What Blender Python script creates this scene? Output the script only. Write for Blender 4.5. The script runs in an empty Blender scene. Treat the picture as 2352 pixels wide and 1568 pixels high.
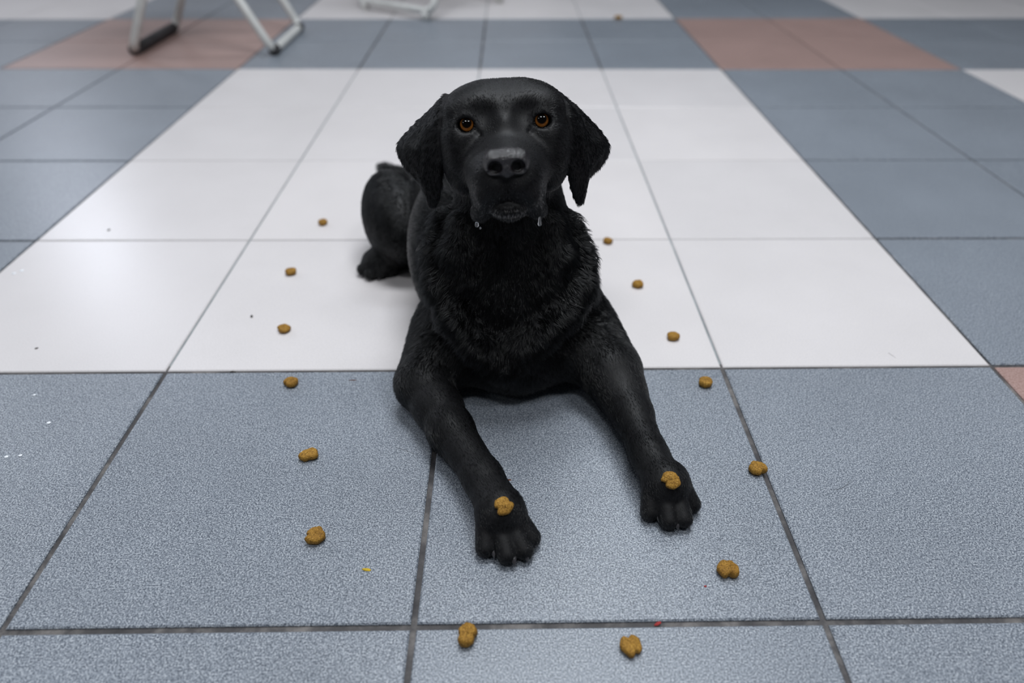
import bpy, bmesh, math, random
import numpy as np
from mathutils import Vector, Matrix

scene = bpy.context.scene
col = scene.collection
D = bpy.data

# ------------------------------------------------------------------ camera
cam_d = D.cameras.new('camera')
cam = D.objects.new('camera', cam_d)
col.objects.link(cam)
cam.location = (0.74464, -0.31483, 0.51428)
cam.rotation_euler = (math.radians(53.8848), 0.0, math.radians(-0.3197))
cam_d.sensor_width = 36.0
cam_d.lens = 24.205
cam_d.clip_start = 0.01
cam_d.dof.use_dof = True
cam_d.dof.focus_distance = 0.66
cam_d.dof.aperture_fstop = 2.8
scene.camera = cam

# ------------------------------------------------------------------ light
vs = scene.view_settings
vs.view_transform = 'Standard'
vs.look = 'None'
vs.gamma = 1.0
vs.use_curve_mapping = False
vs.exposure = 0.0
scene.cycles.max_bounces = 5
scene.cycles.diffuse_bounces = 3
scene.cycles.glossy_bounces = 3
scene.cycles.transmission_bounces = 4
scene.cycles.caustics_reflective = False
scene.cycles.caustics_refractive = False
scene.cycles.transparent_max_bounces = 6

world = D.worlds.new('room_light')
scene.world = world
world.use_nodes = True
wb = world.node_tree.nodes['Background']
wb.inputs[0].default_value = (0.78, 0.86, 1.0, 1)
wb.inputs[1].default_value = 0.07

def area(name, loc, target, sx, sy, power, colr):
    l = D.lights.new(name, 'AREA')
    l.shape = 'RECTANGLE'
    l.size, l.size_y = sx, sy
    l.energy = power
    l.color = colr
    o = D.objects.new(name, l)
    col.objects.link(o)
    o.location = loc
    o.rotation_euler = (Vector(target) - Vector(loc)).to_track_quat('-Z', 'Y').to_euler()
    return o

# ceiling lamps in rows, a window to the left, and the daylight of a glass front and a door far behind the dog
area('ceiling_lamp', (0.95, 0.55, 2.6), (0.95, 0.55, 0), 1.2, 0.6, 48, (0.93, 0.965, 1.0))
area('ceiling_lamp', (1.05, 2.0, 2.6), (1.05, 1.9, 0), 1.2, 0.5, 24, (0.86, 0.93, 1.0))
area('ceiling_lamp', (-1.3, -1.6, 2.6), (-0.6, -0.6, 0), 0.6, 0.25, 4, (0.97, 0.98, 1.0))
area('ceiling_lamp', (0.35, -0.9, 2.6), (0.45, -0.2, 0), 0.6, 0.25, 15, (0.94, 0.97, 1.0))
area('ceiling_lamp', (1.75, -0.8, 2.6), (1.5, 0.0, 0), 0.6, 0.25, 15, (0.94, 0.97, 1.0))
area('side_window_light', (-3.0, 2.4, 1.7), (0.6, 0.5, 0.1), 1.2, 1.2, 21, (0.90, 0.94, 1.0))
area('glass_front_daylight', (-1.6, 7.0, 1.3), (-1.2, 1.0, 0.9), 5.6, 1.6, 9, (1.0, 0.96, 0.98))
area('far_door_light', (-2.5, 4.5, 2.15), (0.0, 0.76, 0), 0.4, 0.4, 15, (0.84, 0.88, 1.0))

# ------------------------------------------------------------------ helpers
def link(o, parent=None):
    col.objects.link(o)
    if parent is not None:
        o.parent = parent
    return o

def tag(o, label=None, cat=None, group=None, kind=None):
    if label: o['label'] = label
    if cat: o['category'] = cat
    if group: o['group'] = group
    if kind: o['kind'] = kind
    return o

def mesh_obj(name, verts, faces, mat, parent=None, smooth=True):
    me = D.meshes.new(name)
    me.from_pydata([tuple(map(float, v)) for v in verts], [], [tuple(map(int, f)) for f in faces])
    me.materials.append(mat)
    if smooth:
        me.polygons.foreach_set('use_smooth', [True] * len(me.polygons))
    me.update()
    return link(D.objects.new(name, me), parent)

def new_mat(name):
    m = D.materials.new(name)
    m.use_nodes = True
    nt = m.node_tree
    return m, nt, nt.nodes['Principled BSDF']

def node(nt, kind, **kw):
    n = nt.nodes.new(kind)
    for k, v in kw.items():
        if k.startswith('i_'):
            key = k[2:]
            n.inputs[int(key) if key.isdigit() else key.replace('_', ' ')].default_value = v
        else:
            setattr(n, k, v)
    return n

def ramp(nt, fac, stops):
    r = nt.nodes.new('ShaderNodeValToRGB')
    els = r.color_ramp.elements
    while len(els) < len(stops):
        els.new(0.5)
    for e, (p, c) in zip(els, stops):
        e.position = p
        e.color = (*c, 1) if len(c) == 3 else c
    nt.links.new(fac, r.inputs[0])
    return r

def mixc(nt, fac, a, b, mode='MIX'):
    m = nt.nodes.new('ShaderNodeMix')
    m.data_type = 'RGBA'
    m.blend_type = mode
    for sock, v in ((m.inputs[0], fac), (m.inputs[6], a), (m.inputs[7], b)):
        if hasattr(v, 'is_linked'):
            nt.links.new(v, sock)
        elif isinstance(v, (int, float)):
            sock.default_value = v
        else:
            sock.default_value = (*v, 1)
    return m.outputs[2]

# ------------------------------------------------------------------ materials
def tile_material(name, stops, rough, grain, blotch, spec=0.5, bumps=0.12, drift=0.06):
    m, nt, b = new_mat(name)
    geo = node(nt, 'ShaderNodeNewGeometry')
    n1 = node(nt, 'ShaderNodeTexNoise', i_Scale=grain, i_Detail=2.0, i_Roughness=0.6)
    nt.links.new(geo.outputs['Position'], n1.inputs['Vector'])
    r1 = ramp(nt, n1.outputs['Fac'], stops)
    n2 = node(nt, 'ShaderNodeTexNoise', i_Scale=blotch, i_Detail=4.0, i_Roughness=0.6)
    nt.links.new(geo.outputs['Position'], n2.inputs['Vector'])
    lo = 1.0 - drift
    r2 = ramp(nt, n2.outputs['Fac'], [(0.32, (lo, lo, lo)), (0.68, (1, 1, 1))])
    c = mixc(nt, 1.0, r1.outputs[0], r2.outputs[0], 'MULTIPLY')
    oi = node(nt, 'ShaderNodeObjectInfo')
    r3 = ramp(nt, oi.outputs['Random'], [(0.0, (0.94, 0.945, 0.95)), (1.0, (1.0, 1.0, 1.0))])
    c = mixc(nt, 1.0, c, r3.outputs[0], 'MULTIPLY')
    nt.links.new(c, b.inputs['Base Color'])
    rr = node(nt, 'ShaderNodeMapRange', i_3=rough - 0.05, i_4=rough + 0.06)
    nt.links.new(n2.outputs['Fac'], rr.inputs[0])
    nt.links.new(rr.outputs[0], b.inputs['Roughness'])
    b.inputs['Specular IOR Level'].default_value = spec
    bp = node(nt, 'ShaderNodeBump', i_Strength=bumps, i_Distance=0.0006)
    nb = node(nt, 'ShaderNodeTexNoise', i_Scale=grain * 0.45, i_Detail=2.0)
    nt.links.new(geo.outputs['Position'], nb.inputs['Vector'])
    nt.links.new(nb.outputs['Fac'], bp.inputs['Height'])
    nt.links.new(bp.outputs[0], b.inputs['Normal'])
    return m

M_WHITE = tile_material('white_tile', [(0.30, (0.625, 0.595, 0.592)), (0.62, (0.71, 0.675, 0.675))], 0.33, 700, 5.0, 0.5, 0.05, 0.05)
M_BLUE = tile_material('blue_speckled_tile', [(0.36, (0.060, 0.072, 0.094)), (0.47, (0.185, 0.210, 0.248)), (0.54, (0.255, 0.284, 0.324)), (0.66, (0.50, 0.53, 0.57))], 0.36, 760, 4.0, 0.5, 0.25, 0.12)
M_PINK = tile_material('pink_tile', [(0.33, (0.27, 0.165, 0.14)), (0.5, (0.38, 0.255, 0.228)), (0.70, (0.48, 0.34, 0.31))], 0.36, 520, 5.0, 0.5, 0.2, 0.10)

def grout_material():
    m, nt, b = new_mat('tile_grout')
    geo = node(nt, 'ShaderNodeNewGeometry')
    n = node(nt, 'ShaderNodeTexNoise', i_Scale=15.0, i_Detail=6.0, i_Roughness=0.7)
    nt.links.new(geo.outputs['Position'], n.inputs['Vector'])
    dark = ramp(nt, n.outputs['Fac'], [(0.36, (0.022, 0.021, 0.024)), (0.50, (0.065, 0.061, 0.062)), (0.60, (0.15, 0.14, 0.135)), (0.72, (0.26, 0.235, 0.225))])
    pale = ramp(nt, n.outputs['Fac'], [(0.36, (0.20, 0.22, 0.23)), (0.60, (0.30, 0.33, 0.34)), (0.75, (0.45, 0.46, 0.46))])
    # pale grout was used between the white tiles of a four by four block
    sep = node(nt, 'ShaderNodeSeparateXYZ')
    nt.links.new(geo.outputs['Position'], sep.inputs[0])
    def inside(sock, off):
        a = node(nt, 'ShaderNodeMath', operation='SUBTRACT', i_1=off)
        nt.links.new(sock, a.inputs[0])
        w = node(nt, 'ShaderNodeMath', operation='FLOORED_MODULO', i_1=2.0)
        nt.links.new(a.outputs[0], w.inputs[0])
        h = node(nt, 'ShaderNodeMath', operation='SUBTRACT', i_1=0.6667)
        nt.links.new(w.outputs[0], h.inputs[0])
        q = node(nt, 'ShaderNodeMath', operation='ABSOLUTE')
        nt.links.new(h.outputs[0], q.inputs[0])
        l = node(nt, 'ShaderNodeMath', operation='LESS_THAN', i_1=0.655)
        nt.links.new(q.outputs[0], l.inputs[0])
        return l.outputs[0]
    mul = node(nt, 'ShaderNodeMath', operation='MULTIPLY')
    nt.links.new(inside(sep.outputs[0], 0.0), mul.inputs[0])
    nt.links.new(inside(sep.outputs[1], 0.3333), mul.inputs[1])
    nt.links.new(mixc(nt, mul.outputs[0], dark.outputs[0], pale.outputs[0]), b.inputs['Base Color'])
    b.inputs['Roughness'].default_value = 0.75
    bp = node(nt, 'ShaderNodeBump', i_Strength=0.4, i_Distance=0.001)
    n3 = node(nt, 'ShaderNodeTexNoise', i_Scale=260.0, i_Detail=3.0)
    nt.links.new(geo.outputs['Position'], n3.inputs['Vector'])
    nt.links.new(n3.outputs['Fac'], bp.inputs['Height'])
    nt.links.new(bp.outputs[0], b.inputs['Normal'])
    return m
M_GROUT = grout_material()

def kibble_material():
    m, nt, b = new_mat('baked_kibble')
    tc = node(nt, 'ShaderNodeTexCoord')
    oi = node(nt, 'ShaderNodeObjectInfo')
    off = node(nt, 'ShaderNodeVectorMath', operation='ADD')
    nt.links.new(tc.outputs['Object'], off.inputs[0])
    nt.links.new(oi.outputs['Location'], off.inputs[1])
    n = node(nt, 'ShaderNodeTexNoise', i_Scale=900.0, i_Detail=4.0, i_Roughness=0.7)
    nt.links.new(off.outputs[0], n.inputs['Vector'])
    r = ramp(nt, n.outputs['Fac'], [(0.32, (0.10, 0.045, 0.007)), (0.46, (0.31, 0.160, 0.022)), (0.58, (0.48, 0.27, 0.045)), (0.72, (0.74, 0.48, 0.15))])
    n2 = node(nt, 'ShaderNodeTexNoise', i_Scale=130.0, i_Detail=2.0)
    nt.links.new(off.outputs[0], n2.inputs['Vector'])
    r2 = ramp(nt, n2.outputs['Fac'], [(0.3, (0.72, 0.68, 0.62)), (0.7, (1, 1, 1))])
    r3 = ramp(nt, oi.outputs['Random'], [(0.0, (0.80, 0.76, 0.72)), (1.0, (1.0, 1.0, 1.0))])
    c = mixc(nt, 1.0, r.outputs[0], r2.outputs[0], 'MULTIPLY')
    c = mixc(nt, 1.0, c, r3.outputs[0], 'MULTIPLY')
    nt.links.new(c, b.inputs['Base Color'])
    b.inputs['Roughness'].default_value = 0.7
    b.inputs['Specular IOR Level'].default_value = 0.3
    bp = node(nt, 'ShaderNodeBump', i_Strength=0.8, i_Distance=0.0006)
    nt.links.new(n.outputs['Fac'], bp.inputs['Height'])
    nt.links.new(bp.outputs[0], b.inputs['Normal'])
    return m
M_KIB = kibble_material()

def plain(name, colr, rough=0.5, spec=0.5, metal=0.0, noise=0.0, nscale=60.0):
    m, nt, b = new_mat(name)
    b.inputs['Roughness'].default_value = rough
    b.inputs['Specular IOR Level'].default_value = spec
    b.inputs['Metallic'].default_value = metal
    tc = node(nt, 'ShaderNodeTexCoord')
    n = node(nt, 'ShaderNodeTexNoise', i_Scale=nscale, i_Detail=3.0)
    nt.links.new(tc.outputs['Object'], n.inputs['Vector'])
    lo = tuple(c * (1 - noise) for c in colr)
    r = ramp(nt, n.outputs['Fac'], [(0.35, lo), (0.65, colr)])
    nt.links.new(r.outputs[0], b.inputs['Base Color'])
    return m

M_TUBE = plain('white_enamel_tube', (0.62, 0.62, 0.60), 0.35, 0.5, 0, 0.10, 30)
M_SLEEVE = plain('dark_rubber_sleeve', (0.055, 0.052, 0.055), 0.55, 0.4, 0, 0.3, 40)
M_SEAT = plain('grey_seat_cloth', (0.22, 0.22, 0.23), 0.8, 0.2, 0, 0.2, 200)
M_SKIN = plain('black_dog_skin', (0.006, 0.006, 0.007), 0.55, 0.25, 0, 0.3, 120)
M_LIP = plain('dark_lip_skin', (0.012, 0.009, 0.010), 0.3, 0.5, 0, 0.3, 300)
M_CLAW = plain('dark_grey_claw', (0.055, 0.052, 0.056), 0.28, 0.6, 0, 0.5, 350)

def nose_material():
    m, nt, b = new_mat('black_nose_leather')
    b.inputs['Base Color'].default_value = (0.012, 0.010, 0.012, 1)
    b.inputs['Roughness'].default_value = 0.25
    b.inputs['Specular IOR Level'].default_value = 0.9
    tc = node(nt, 'ShaderNodeTexCoord')
    v = node(nt, 'ShaderNodeTexVoronoi', i_Scale=1300.0)
    v.feature = 'DISTANCE_TO_EDGE'
    nt.links.new(tc.outputs['Object'], v.inputs['Vector'])
    r = ramp(nt, v.outputs['Distance'], [(0.0, (0, 0, 0)), (0.25, (1, 1, 1))])
    bp = node(nt, 'ShaderNodeBump', i_Strength=0.45, i_Distance=0.0004)
    nt.links.new(r.outputs[0], bp.inputs['Height'])
    nt.links.new(bp.outputs[0], b.inputs['Normal'])
    return m
M_NOSE = nose_material()

def eye_material():
    m, nt, b = new_mat('amber_dog_eye')
    tc = node(nt, 'ShaderNodeTexCoord')
    sep = node(nt, 'ShaderNodeSeparateXYZ')
    nt.links.new(tc.outputs['Object'], sep.inputs[0])
    cx = node(nt, 'ShaderNodeCombineXYZ')
    nt.links.new(sep.outputs[0], cx.inputs[0])
    nt.links.new(sep.outputs[1], cx.inputs[1])
    ln = node(nt, 'ShaderNodeVectorMath', operation='LENGTH')
    nt.links.new(cx.outputs[0], ln.inputs[0])
    sc = node(nt, 'ShaderNodeMath', operation='MULTIPLY', i_1=100.0)
    nt.links.new(ln.outputs['Value'], sc.inputs[0])
    # streaks running outwards through the iris
    at = node(nt, 'ShaderNodeMath', operation='ARCTAN2')
    nt.links.new(sep.outputs[1], at.inputs[0])
    nt.links.new(sep.outputs[0], at.inputs[1])
    nz = node(nt, 'ShaderNodeTexNoise', i_Scale=9.0, i_Detail=3.0)
    nz.noise_dimensions = '2D'
    cv = node(nt, 'ShaderNodeCombineXYZ')
    nt.links.new(at.outputs[0], cv.inputs[0])
    nt.links.new(ln.outputs['Value'], cv.inputs[1])
    nt.links.new(cv.outputs[0], nz.inputs['Vector'])
    iris = ramp(nt, sc.outputs[0], [(0.0, (0.18, 0.06, 0.011)), (0.40, (0.21, 0.075, 0.013)), (0.50, (0.33, 0.125, 0.021)), (0.57, (0.24, 0.085, 0.015)), (0.60, (0.19, 0.065, 0.011)), (0.66, (0.02, 0.008, 0.004)), (0.72, (0.006, 0.004, 0.004)), (1.0, (0.008, 0.006, 0.005))])
    st = ramp(nt, nz.outputs['Fac'], [(0.3, (0.6, 0.55, 0.5)), (0.7, (1.15, 1.1, 1.0))])
    c = mixc(nt, 1.0, iris.outputs[0], st.outputs[0], 'MULTIPLY')
    po = node(nt, 'ShaderNodeVectorMath', operation='SUBTRACT')
    po.inputs[1].default_value = (0.0, 0.0009, 0.0)
    nt.links.new(cx.outputs[0], po.inputs[0])
    pl = node(nt, 'ShaderNodeVectorMath', operation='LENGTH')
    nt.links.new(po.outputs[0], pl.inputs[0])
    ps = node(nt, 'ShaderNodeMath', operation='MULTIPLY', i_1=100.0)
    nt.links.new(pl.outputs['Value'], ps.inputs[0])
    pup = ramp(nt, ps.outputs[0], [(0.0, (0.004, 0.004, 0.005)), (0.40, (0.004, 0.004, 0.005)), (0.48, (1, 1, 1))])
    c = mixc(nt, 1.0, c, pup.outputs[0], 'MULTIPLY')
    nt.links.new(c, b.inputs['Base Color'])
    b.inputs['Roughness'].default_value = 0.6
    b.inputs['Specular IOR Level'].default_value = 0.0
    b.inputs['Coat Weight'].default_value = 1.0
    b.inputs['Coat Roughness'].default_value = 0.02
    b.inputs['Coat IOR'].default_value = 1.38
    # the iris is a shallow bowl behind the clear cornea
    flip = node(nt, 'ShaderNodeVectorMath', operation='MULTIPLY')
    flip.inputs[1].default_value = (-1.0, -1.0, 0.0)
    nt.links.new(tc.outputs['Object'], flip.inputs[0])
    add = node(nt, 'ShaderNodeVectorMath', operation='ADD')
    add.inputs[1].default_value = (0.0, 0.0, 0.0045)
    nt.links.new(flip.outputs[0], add.inputs[0])
    vt = node(nt, 'ShaderNodeVectorTransform', vector_type='NORMAL', convert_from='OBJECT', convert_to='WORLD')
    nt.links.new(add.outputs[0], vt.inputs[0])
    nm = node(nt, 'ShaderNodeVectorMath', operation='NORMALIZE')
    nt.links.new(vt.outputs[0], nm.inputs[0])
    nt.links.new(nm.outputs[0], b.inputs['Normal'])
    geo = node(nt, 'ShaderNodeNewGeometry')
    nt.links.new(geo.outputs['Normal'], b.inputs['Coat Normal'])
    return m
M_EYE = eye_material()

def water_material():
    m, nt, b = new_mat('clear_wet_drop')
    b.inputs['Base Color'].default_value = (0.95, 0.97, 1.0, 1)
    b.inputs['Roughness'].default_value = 0.03
    b.inputs['IOR'].default_value = 1.33
    b.inputs['Transmission Weight'].default_value = 0.85
    return m
M_WATER = water_material()

def fur_material():
    m = D.materials.new('black_glossy_fur')
    m.use_nodes = True
    nt = m.node_tree
    nt.nodes.remove(nt.nodes['Principled BSDF'])
    out = nt.nodes['Material Output']
    hb = nt.nodes.new('ShaderNodeBsdfHairPrincipled')
    hb.model = 'CHIANG'
    hb.parametrization = 'COLOR'
    hb.inputs['Color'].default_value = (0.003, 0.0032, 0.0036, 1)
    hb.inputs['Roughness'].default_value = 0.17
    hb.inputs['Radial Roughness'].default_value = 0.35
    hb.inputs['IOR'].default_value = 1.42
    hb.inputs['Random Roughness'].default_value = 0.3
    at = node(nt, 'ShaderNodeAttribute')
    at.attribute_name = 'grizzle'
    nt.links.new(mixc(nt, at.outputs['Fac'], (0.0008, 0.0009, 0.0010), (0.16, 0.15, 0.15)), hb.inputs['Color'])
    nt.links.new(hb.outputs[0], out.inputs['Surface'])
    return m
M_FUR = fur_material()

# ------------------------------------------------------------------ floor
TS = 1.0 / 3.0
ROWS = {2: (0.66591, 0.00015), 3: (1.00143, -0.00249), 5: (1.67715, -0.00937), 1: (0.32985, 0.00582), 4: (1.33807, -0.00521), 0: (-0.00535, 0.00763)}
COLS = {0: (-0.00491, 0.00038), 1: (0.33477, -0.00235), 3: (1.00105, 0.00156), 4: (1.32705, 0.00435)}
C0, C1, R0, R1 = -7, 11, -2, 12
gs = 1.5
x0, x1, y0, y1 = C0 * TS, C1 * TS, R0 * TS, R1 * TS
zt, zb = -0.0028, -0.03
floor = mesh_obj('floor', [(x0, y0, zb), (x1, y0, zb), (x1, y1, zb), (x0, y1, zb), (x0, y0, zt), (x1, y0, zt), (x1, y1, zt), (x0, y1, zt)],
                 [(3, 2, 1, 0), (4, 5, 6, 7), (0, 1, 5, 4), (1, 2, 6, 5), (2, 3, 7, 6), (3, 0, 4, 7)], M_GROUT, None, False)
tag(floor, 'tiled floor of white, blue and pink square tiles with grey joints', kind='structure')

M_CEIL = plain('white_ceiling_paint', (0.62, 0.62, 0.62), 0.9, 0.1, 0, 0.05, 4)
ceiling = mesh_obj('ceiling', [(x, y, z) for z in (2.75, 2.83) for (x, y) in ((x0, y0 - 2.5), (x1, y0 - 2.5), (x1, y1 + 3.5), (x0, y1 + 3.5))],
                   [(0, 1, 2, 3), (7, 6, 5, 4), (4, 5, 1, 0), (5, 6, 2, 1), (6, 7, 3, 2), (7, 4, 0, 3)], M_CEIL, None, False)
tag(ceiling, 'plain white painted ceiling above the tiled floor', kind='structure')

def corner(c, r):
    ar, br = ROWS.get(r, (r * TS, 0.0))
    ac, bc = COLS.get(c, (c * TS, 0.0))
    x = c * TS
    for _ in range(3):
        y = ar + br * x
        x = ac + bc * y
    return np.array([x, y])

rng = random.Random(5)
for r in range(R0, R1):
    for c in range(C0, C1):
        sc_, sr_ = (c % 6) >= 4, ((r - 1) % 6) >= 4
        mat = M_PINK if (sc_ and sr_) else (M_BLUE if (sc_ or sr_) else M_WHITE)
        P = [corner(c, r), corner(c + 1, r), corner(c + 1, r + 1), corner(c, r + 1)]
        cen = sum(P) / 4
        def ring(d, z):
            out = []
            for p, (sx, sy) in zip(P, ((1, 1), (-1, 1), (-1, -1), (1, -1))):
                out.append((p[0] + sx * d - cen[0], p[1] + sy * d - cen[1], z))
            return out
        g = 0.0015 if mat is M_WHITE else 0.0026
        dz = rng.uniform(-0.0002, 0.0)
        v = ring(g, -0.008) + ring(g, -0.0012) + ring(g + 0.0013, 0.0)
        fcs = [(8, 9, 10, 11)]
        for k in (0, 4):
            for i in range(4):
                j = (i + 1) % 4
                fcs.append((k + i, k + j, k + 4 + j, k + 4 + i))
        t = mesh_obj('floor_tile', v, fcs, mat, floor, False)
        t.location = (cen[0], cen[1], dz)

# ------------------------------------------------------------------ chairs in the background
def tube(name, pts, rad, mat, parent, seg=12, caps=True):
    pts = [Vector(p) for p in pts]
    n = len(pts)
    vs_, fs_ = [], []
    prev = None
    for i, p in enumerate(pts):
        d = (pts[min(i + 1, n - 1)] - pts[max(i - 1, 0)]).normalized()
        if prev is None:
            a = d.orthogonal().normalized()
        else:
            a = (prev - d * prev.dot(d)).normalized()
        prev = a
        b_ = d.cross(a)
        rr = rad[i] if isinstance(rad, (list, tuple)) else rad
        for k in range(seg):
            t = 2 * math.pi * k / seg
            vs_.append(p + (a * math.cos(t) + b_ * math.sin(t)) * rr)
    for i in range(n - 1):
        for k in range(seg):
            k2 = (k + 1) % seg
            fs_.append((i * seg + k, i * seg + k2, (i + 1) * seg + k2, (i + 1) * seg + k))
    if caps:
        fs_.append(tuple(reversed(range(seg))))
        fs_.append(tuple((n - 1) * seg + k for k in range(seg)))
    return mesh_obj(name, vs_, fs_, mat, parent)

def round_path(pts, rad, n=6):
    pts = [Vector(p) for p in pts]
    out = [pts[0]]
    for a, b_, c in zip(pts, pts[1:], pts[2:]):
        d1, d2 = (a - b_).normalized(), (c - b_).normalized()
        p, q = b_ + d1 * rad, b_ + d2 * rad
        for i in range(n + 1):
            t = i / n
            out.append(p * (1 - t) ** 2 + b_ * 2 * t * (1 - t) + q * t * t)
    out.append(pts[-1])
    return out

def folding_chair(origin, rotz, label, sleeve, half=0.16, bar=0.013):
    """Tubular chair with two crossing U-shaped legs; the legs' floor bars run along local y."""
    root = link(D.objects.new('folding_chair', None))
    root.location = origin
    root.rotation_euler = (0, 0, rotz)
    tag(root, label, 'chair', 'white tubular folding chairs at the back')
    r = 0.0125
    for s in (-1, 1):
        xb, xt, zt_ = 0.205 * s, -0.19 * s if s < 0 else -0.17 * s, 0.45 if s > 0 else 0.82
        k = zt_ / 0.45
        xt = xb - 0.5 * zt_ * s
        pts = round_path([(xt, -half, zt_), (xb, -half, bar), (xb, half, bar), (xt, half, zt_)], 0.035)
        leg = tube('leg_frame', pts, r, M_TUBE, root)
        if s < 0 and sleeve:
            sl = tube('foot_sleeve', [(xb, -half + 0.005, 0.0155), (xb, half - 0.012, 0.0155)], 0.0155, M_SLEEVE, leg)
            tag(sl, 'dark grey rubber sleeve')
        else:
            for e in (-1, 1):
                if sleeve:
                    tube('foot_cap', [(xb, e * half * 0.92 - 0.014, 0.0150), (xb, e * half * 0.92 + 0.014, 0.0150)], 0.0148, M_SLEEVE, leg)
                else:
                    tube('foot_cap', [(xb, e * half * 0.84, 0.0), (xb, e * half * 0.84, bar)], 0.016, M_TUBE, leg)
    # seat and backrest
    def slab(name, p0, p1, w, th):
        p0, p1 = Vector(p0), Vector(p1)
        d = (p1 - p0).normalized()
        n = Vector((0, 1, 0)).cross(d)
        v, f = [], []
        for p in (p0, p1):
            for sy in (-1, 1):
                for sn in (-1, 1):
                    v.append(p + Vector((0, sy * w, 0)) + n * sn * th)
        f = [(0, 1, 3, 2), (4, 6, 7, 5), (0, 4, 5, 1), (2, 3, 7, 6), (0, 2, 6, 4), (1, 5, 7, 3)]
        o = mesh_obj(name, v, f, M_SEAT, root, False)
        bv = o.modifiers.new('bevel', 'BEVEL'); bv.width = 0.006; bv.segments = 3
        return o
    slab('seat', (-0.22, 0, 0.462), (0.14, 0, 0.462), half - 0.016, 0.010)
    slab('backrest', (0.085, 0, 0.58), (0.20, 0, 0.81), half - 0.016, 0.008)
    return root
folding_chair((-0.146, 1.975, 0.0), 0.0, 'white tubular folding chair at top left, dark sleeve on one foot', True)
folding_chair((0.462, 2.565, 0.0), math.radians(52), 'white tubular folding chair behind the dog, only its front foot bar in view', False, 0.185, 0.03)


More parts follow.
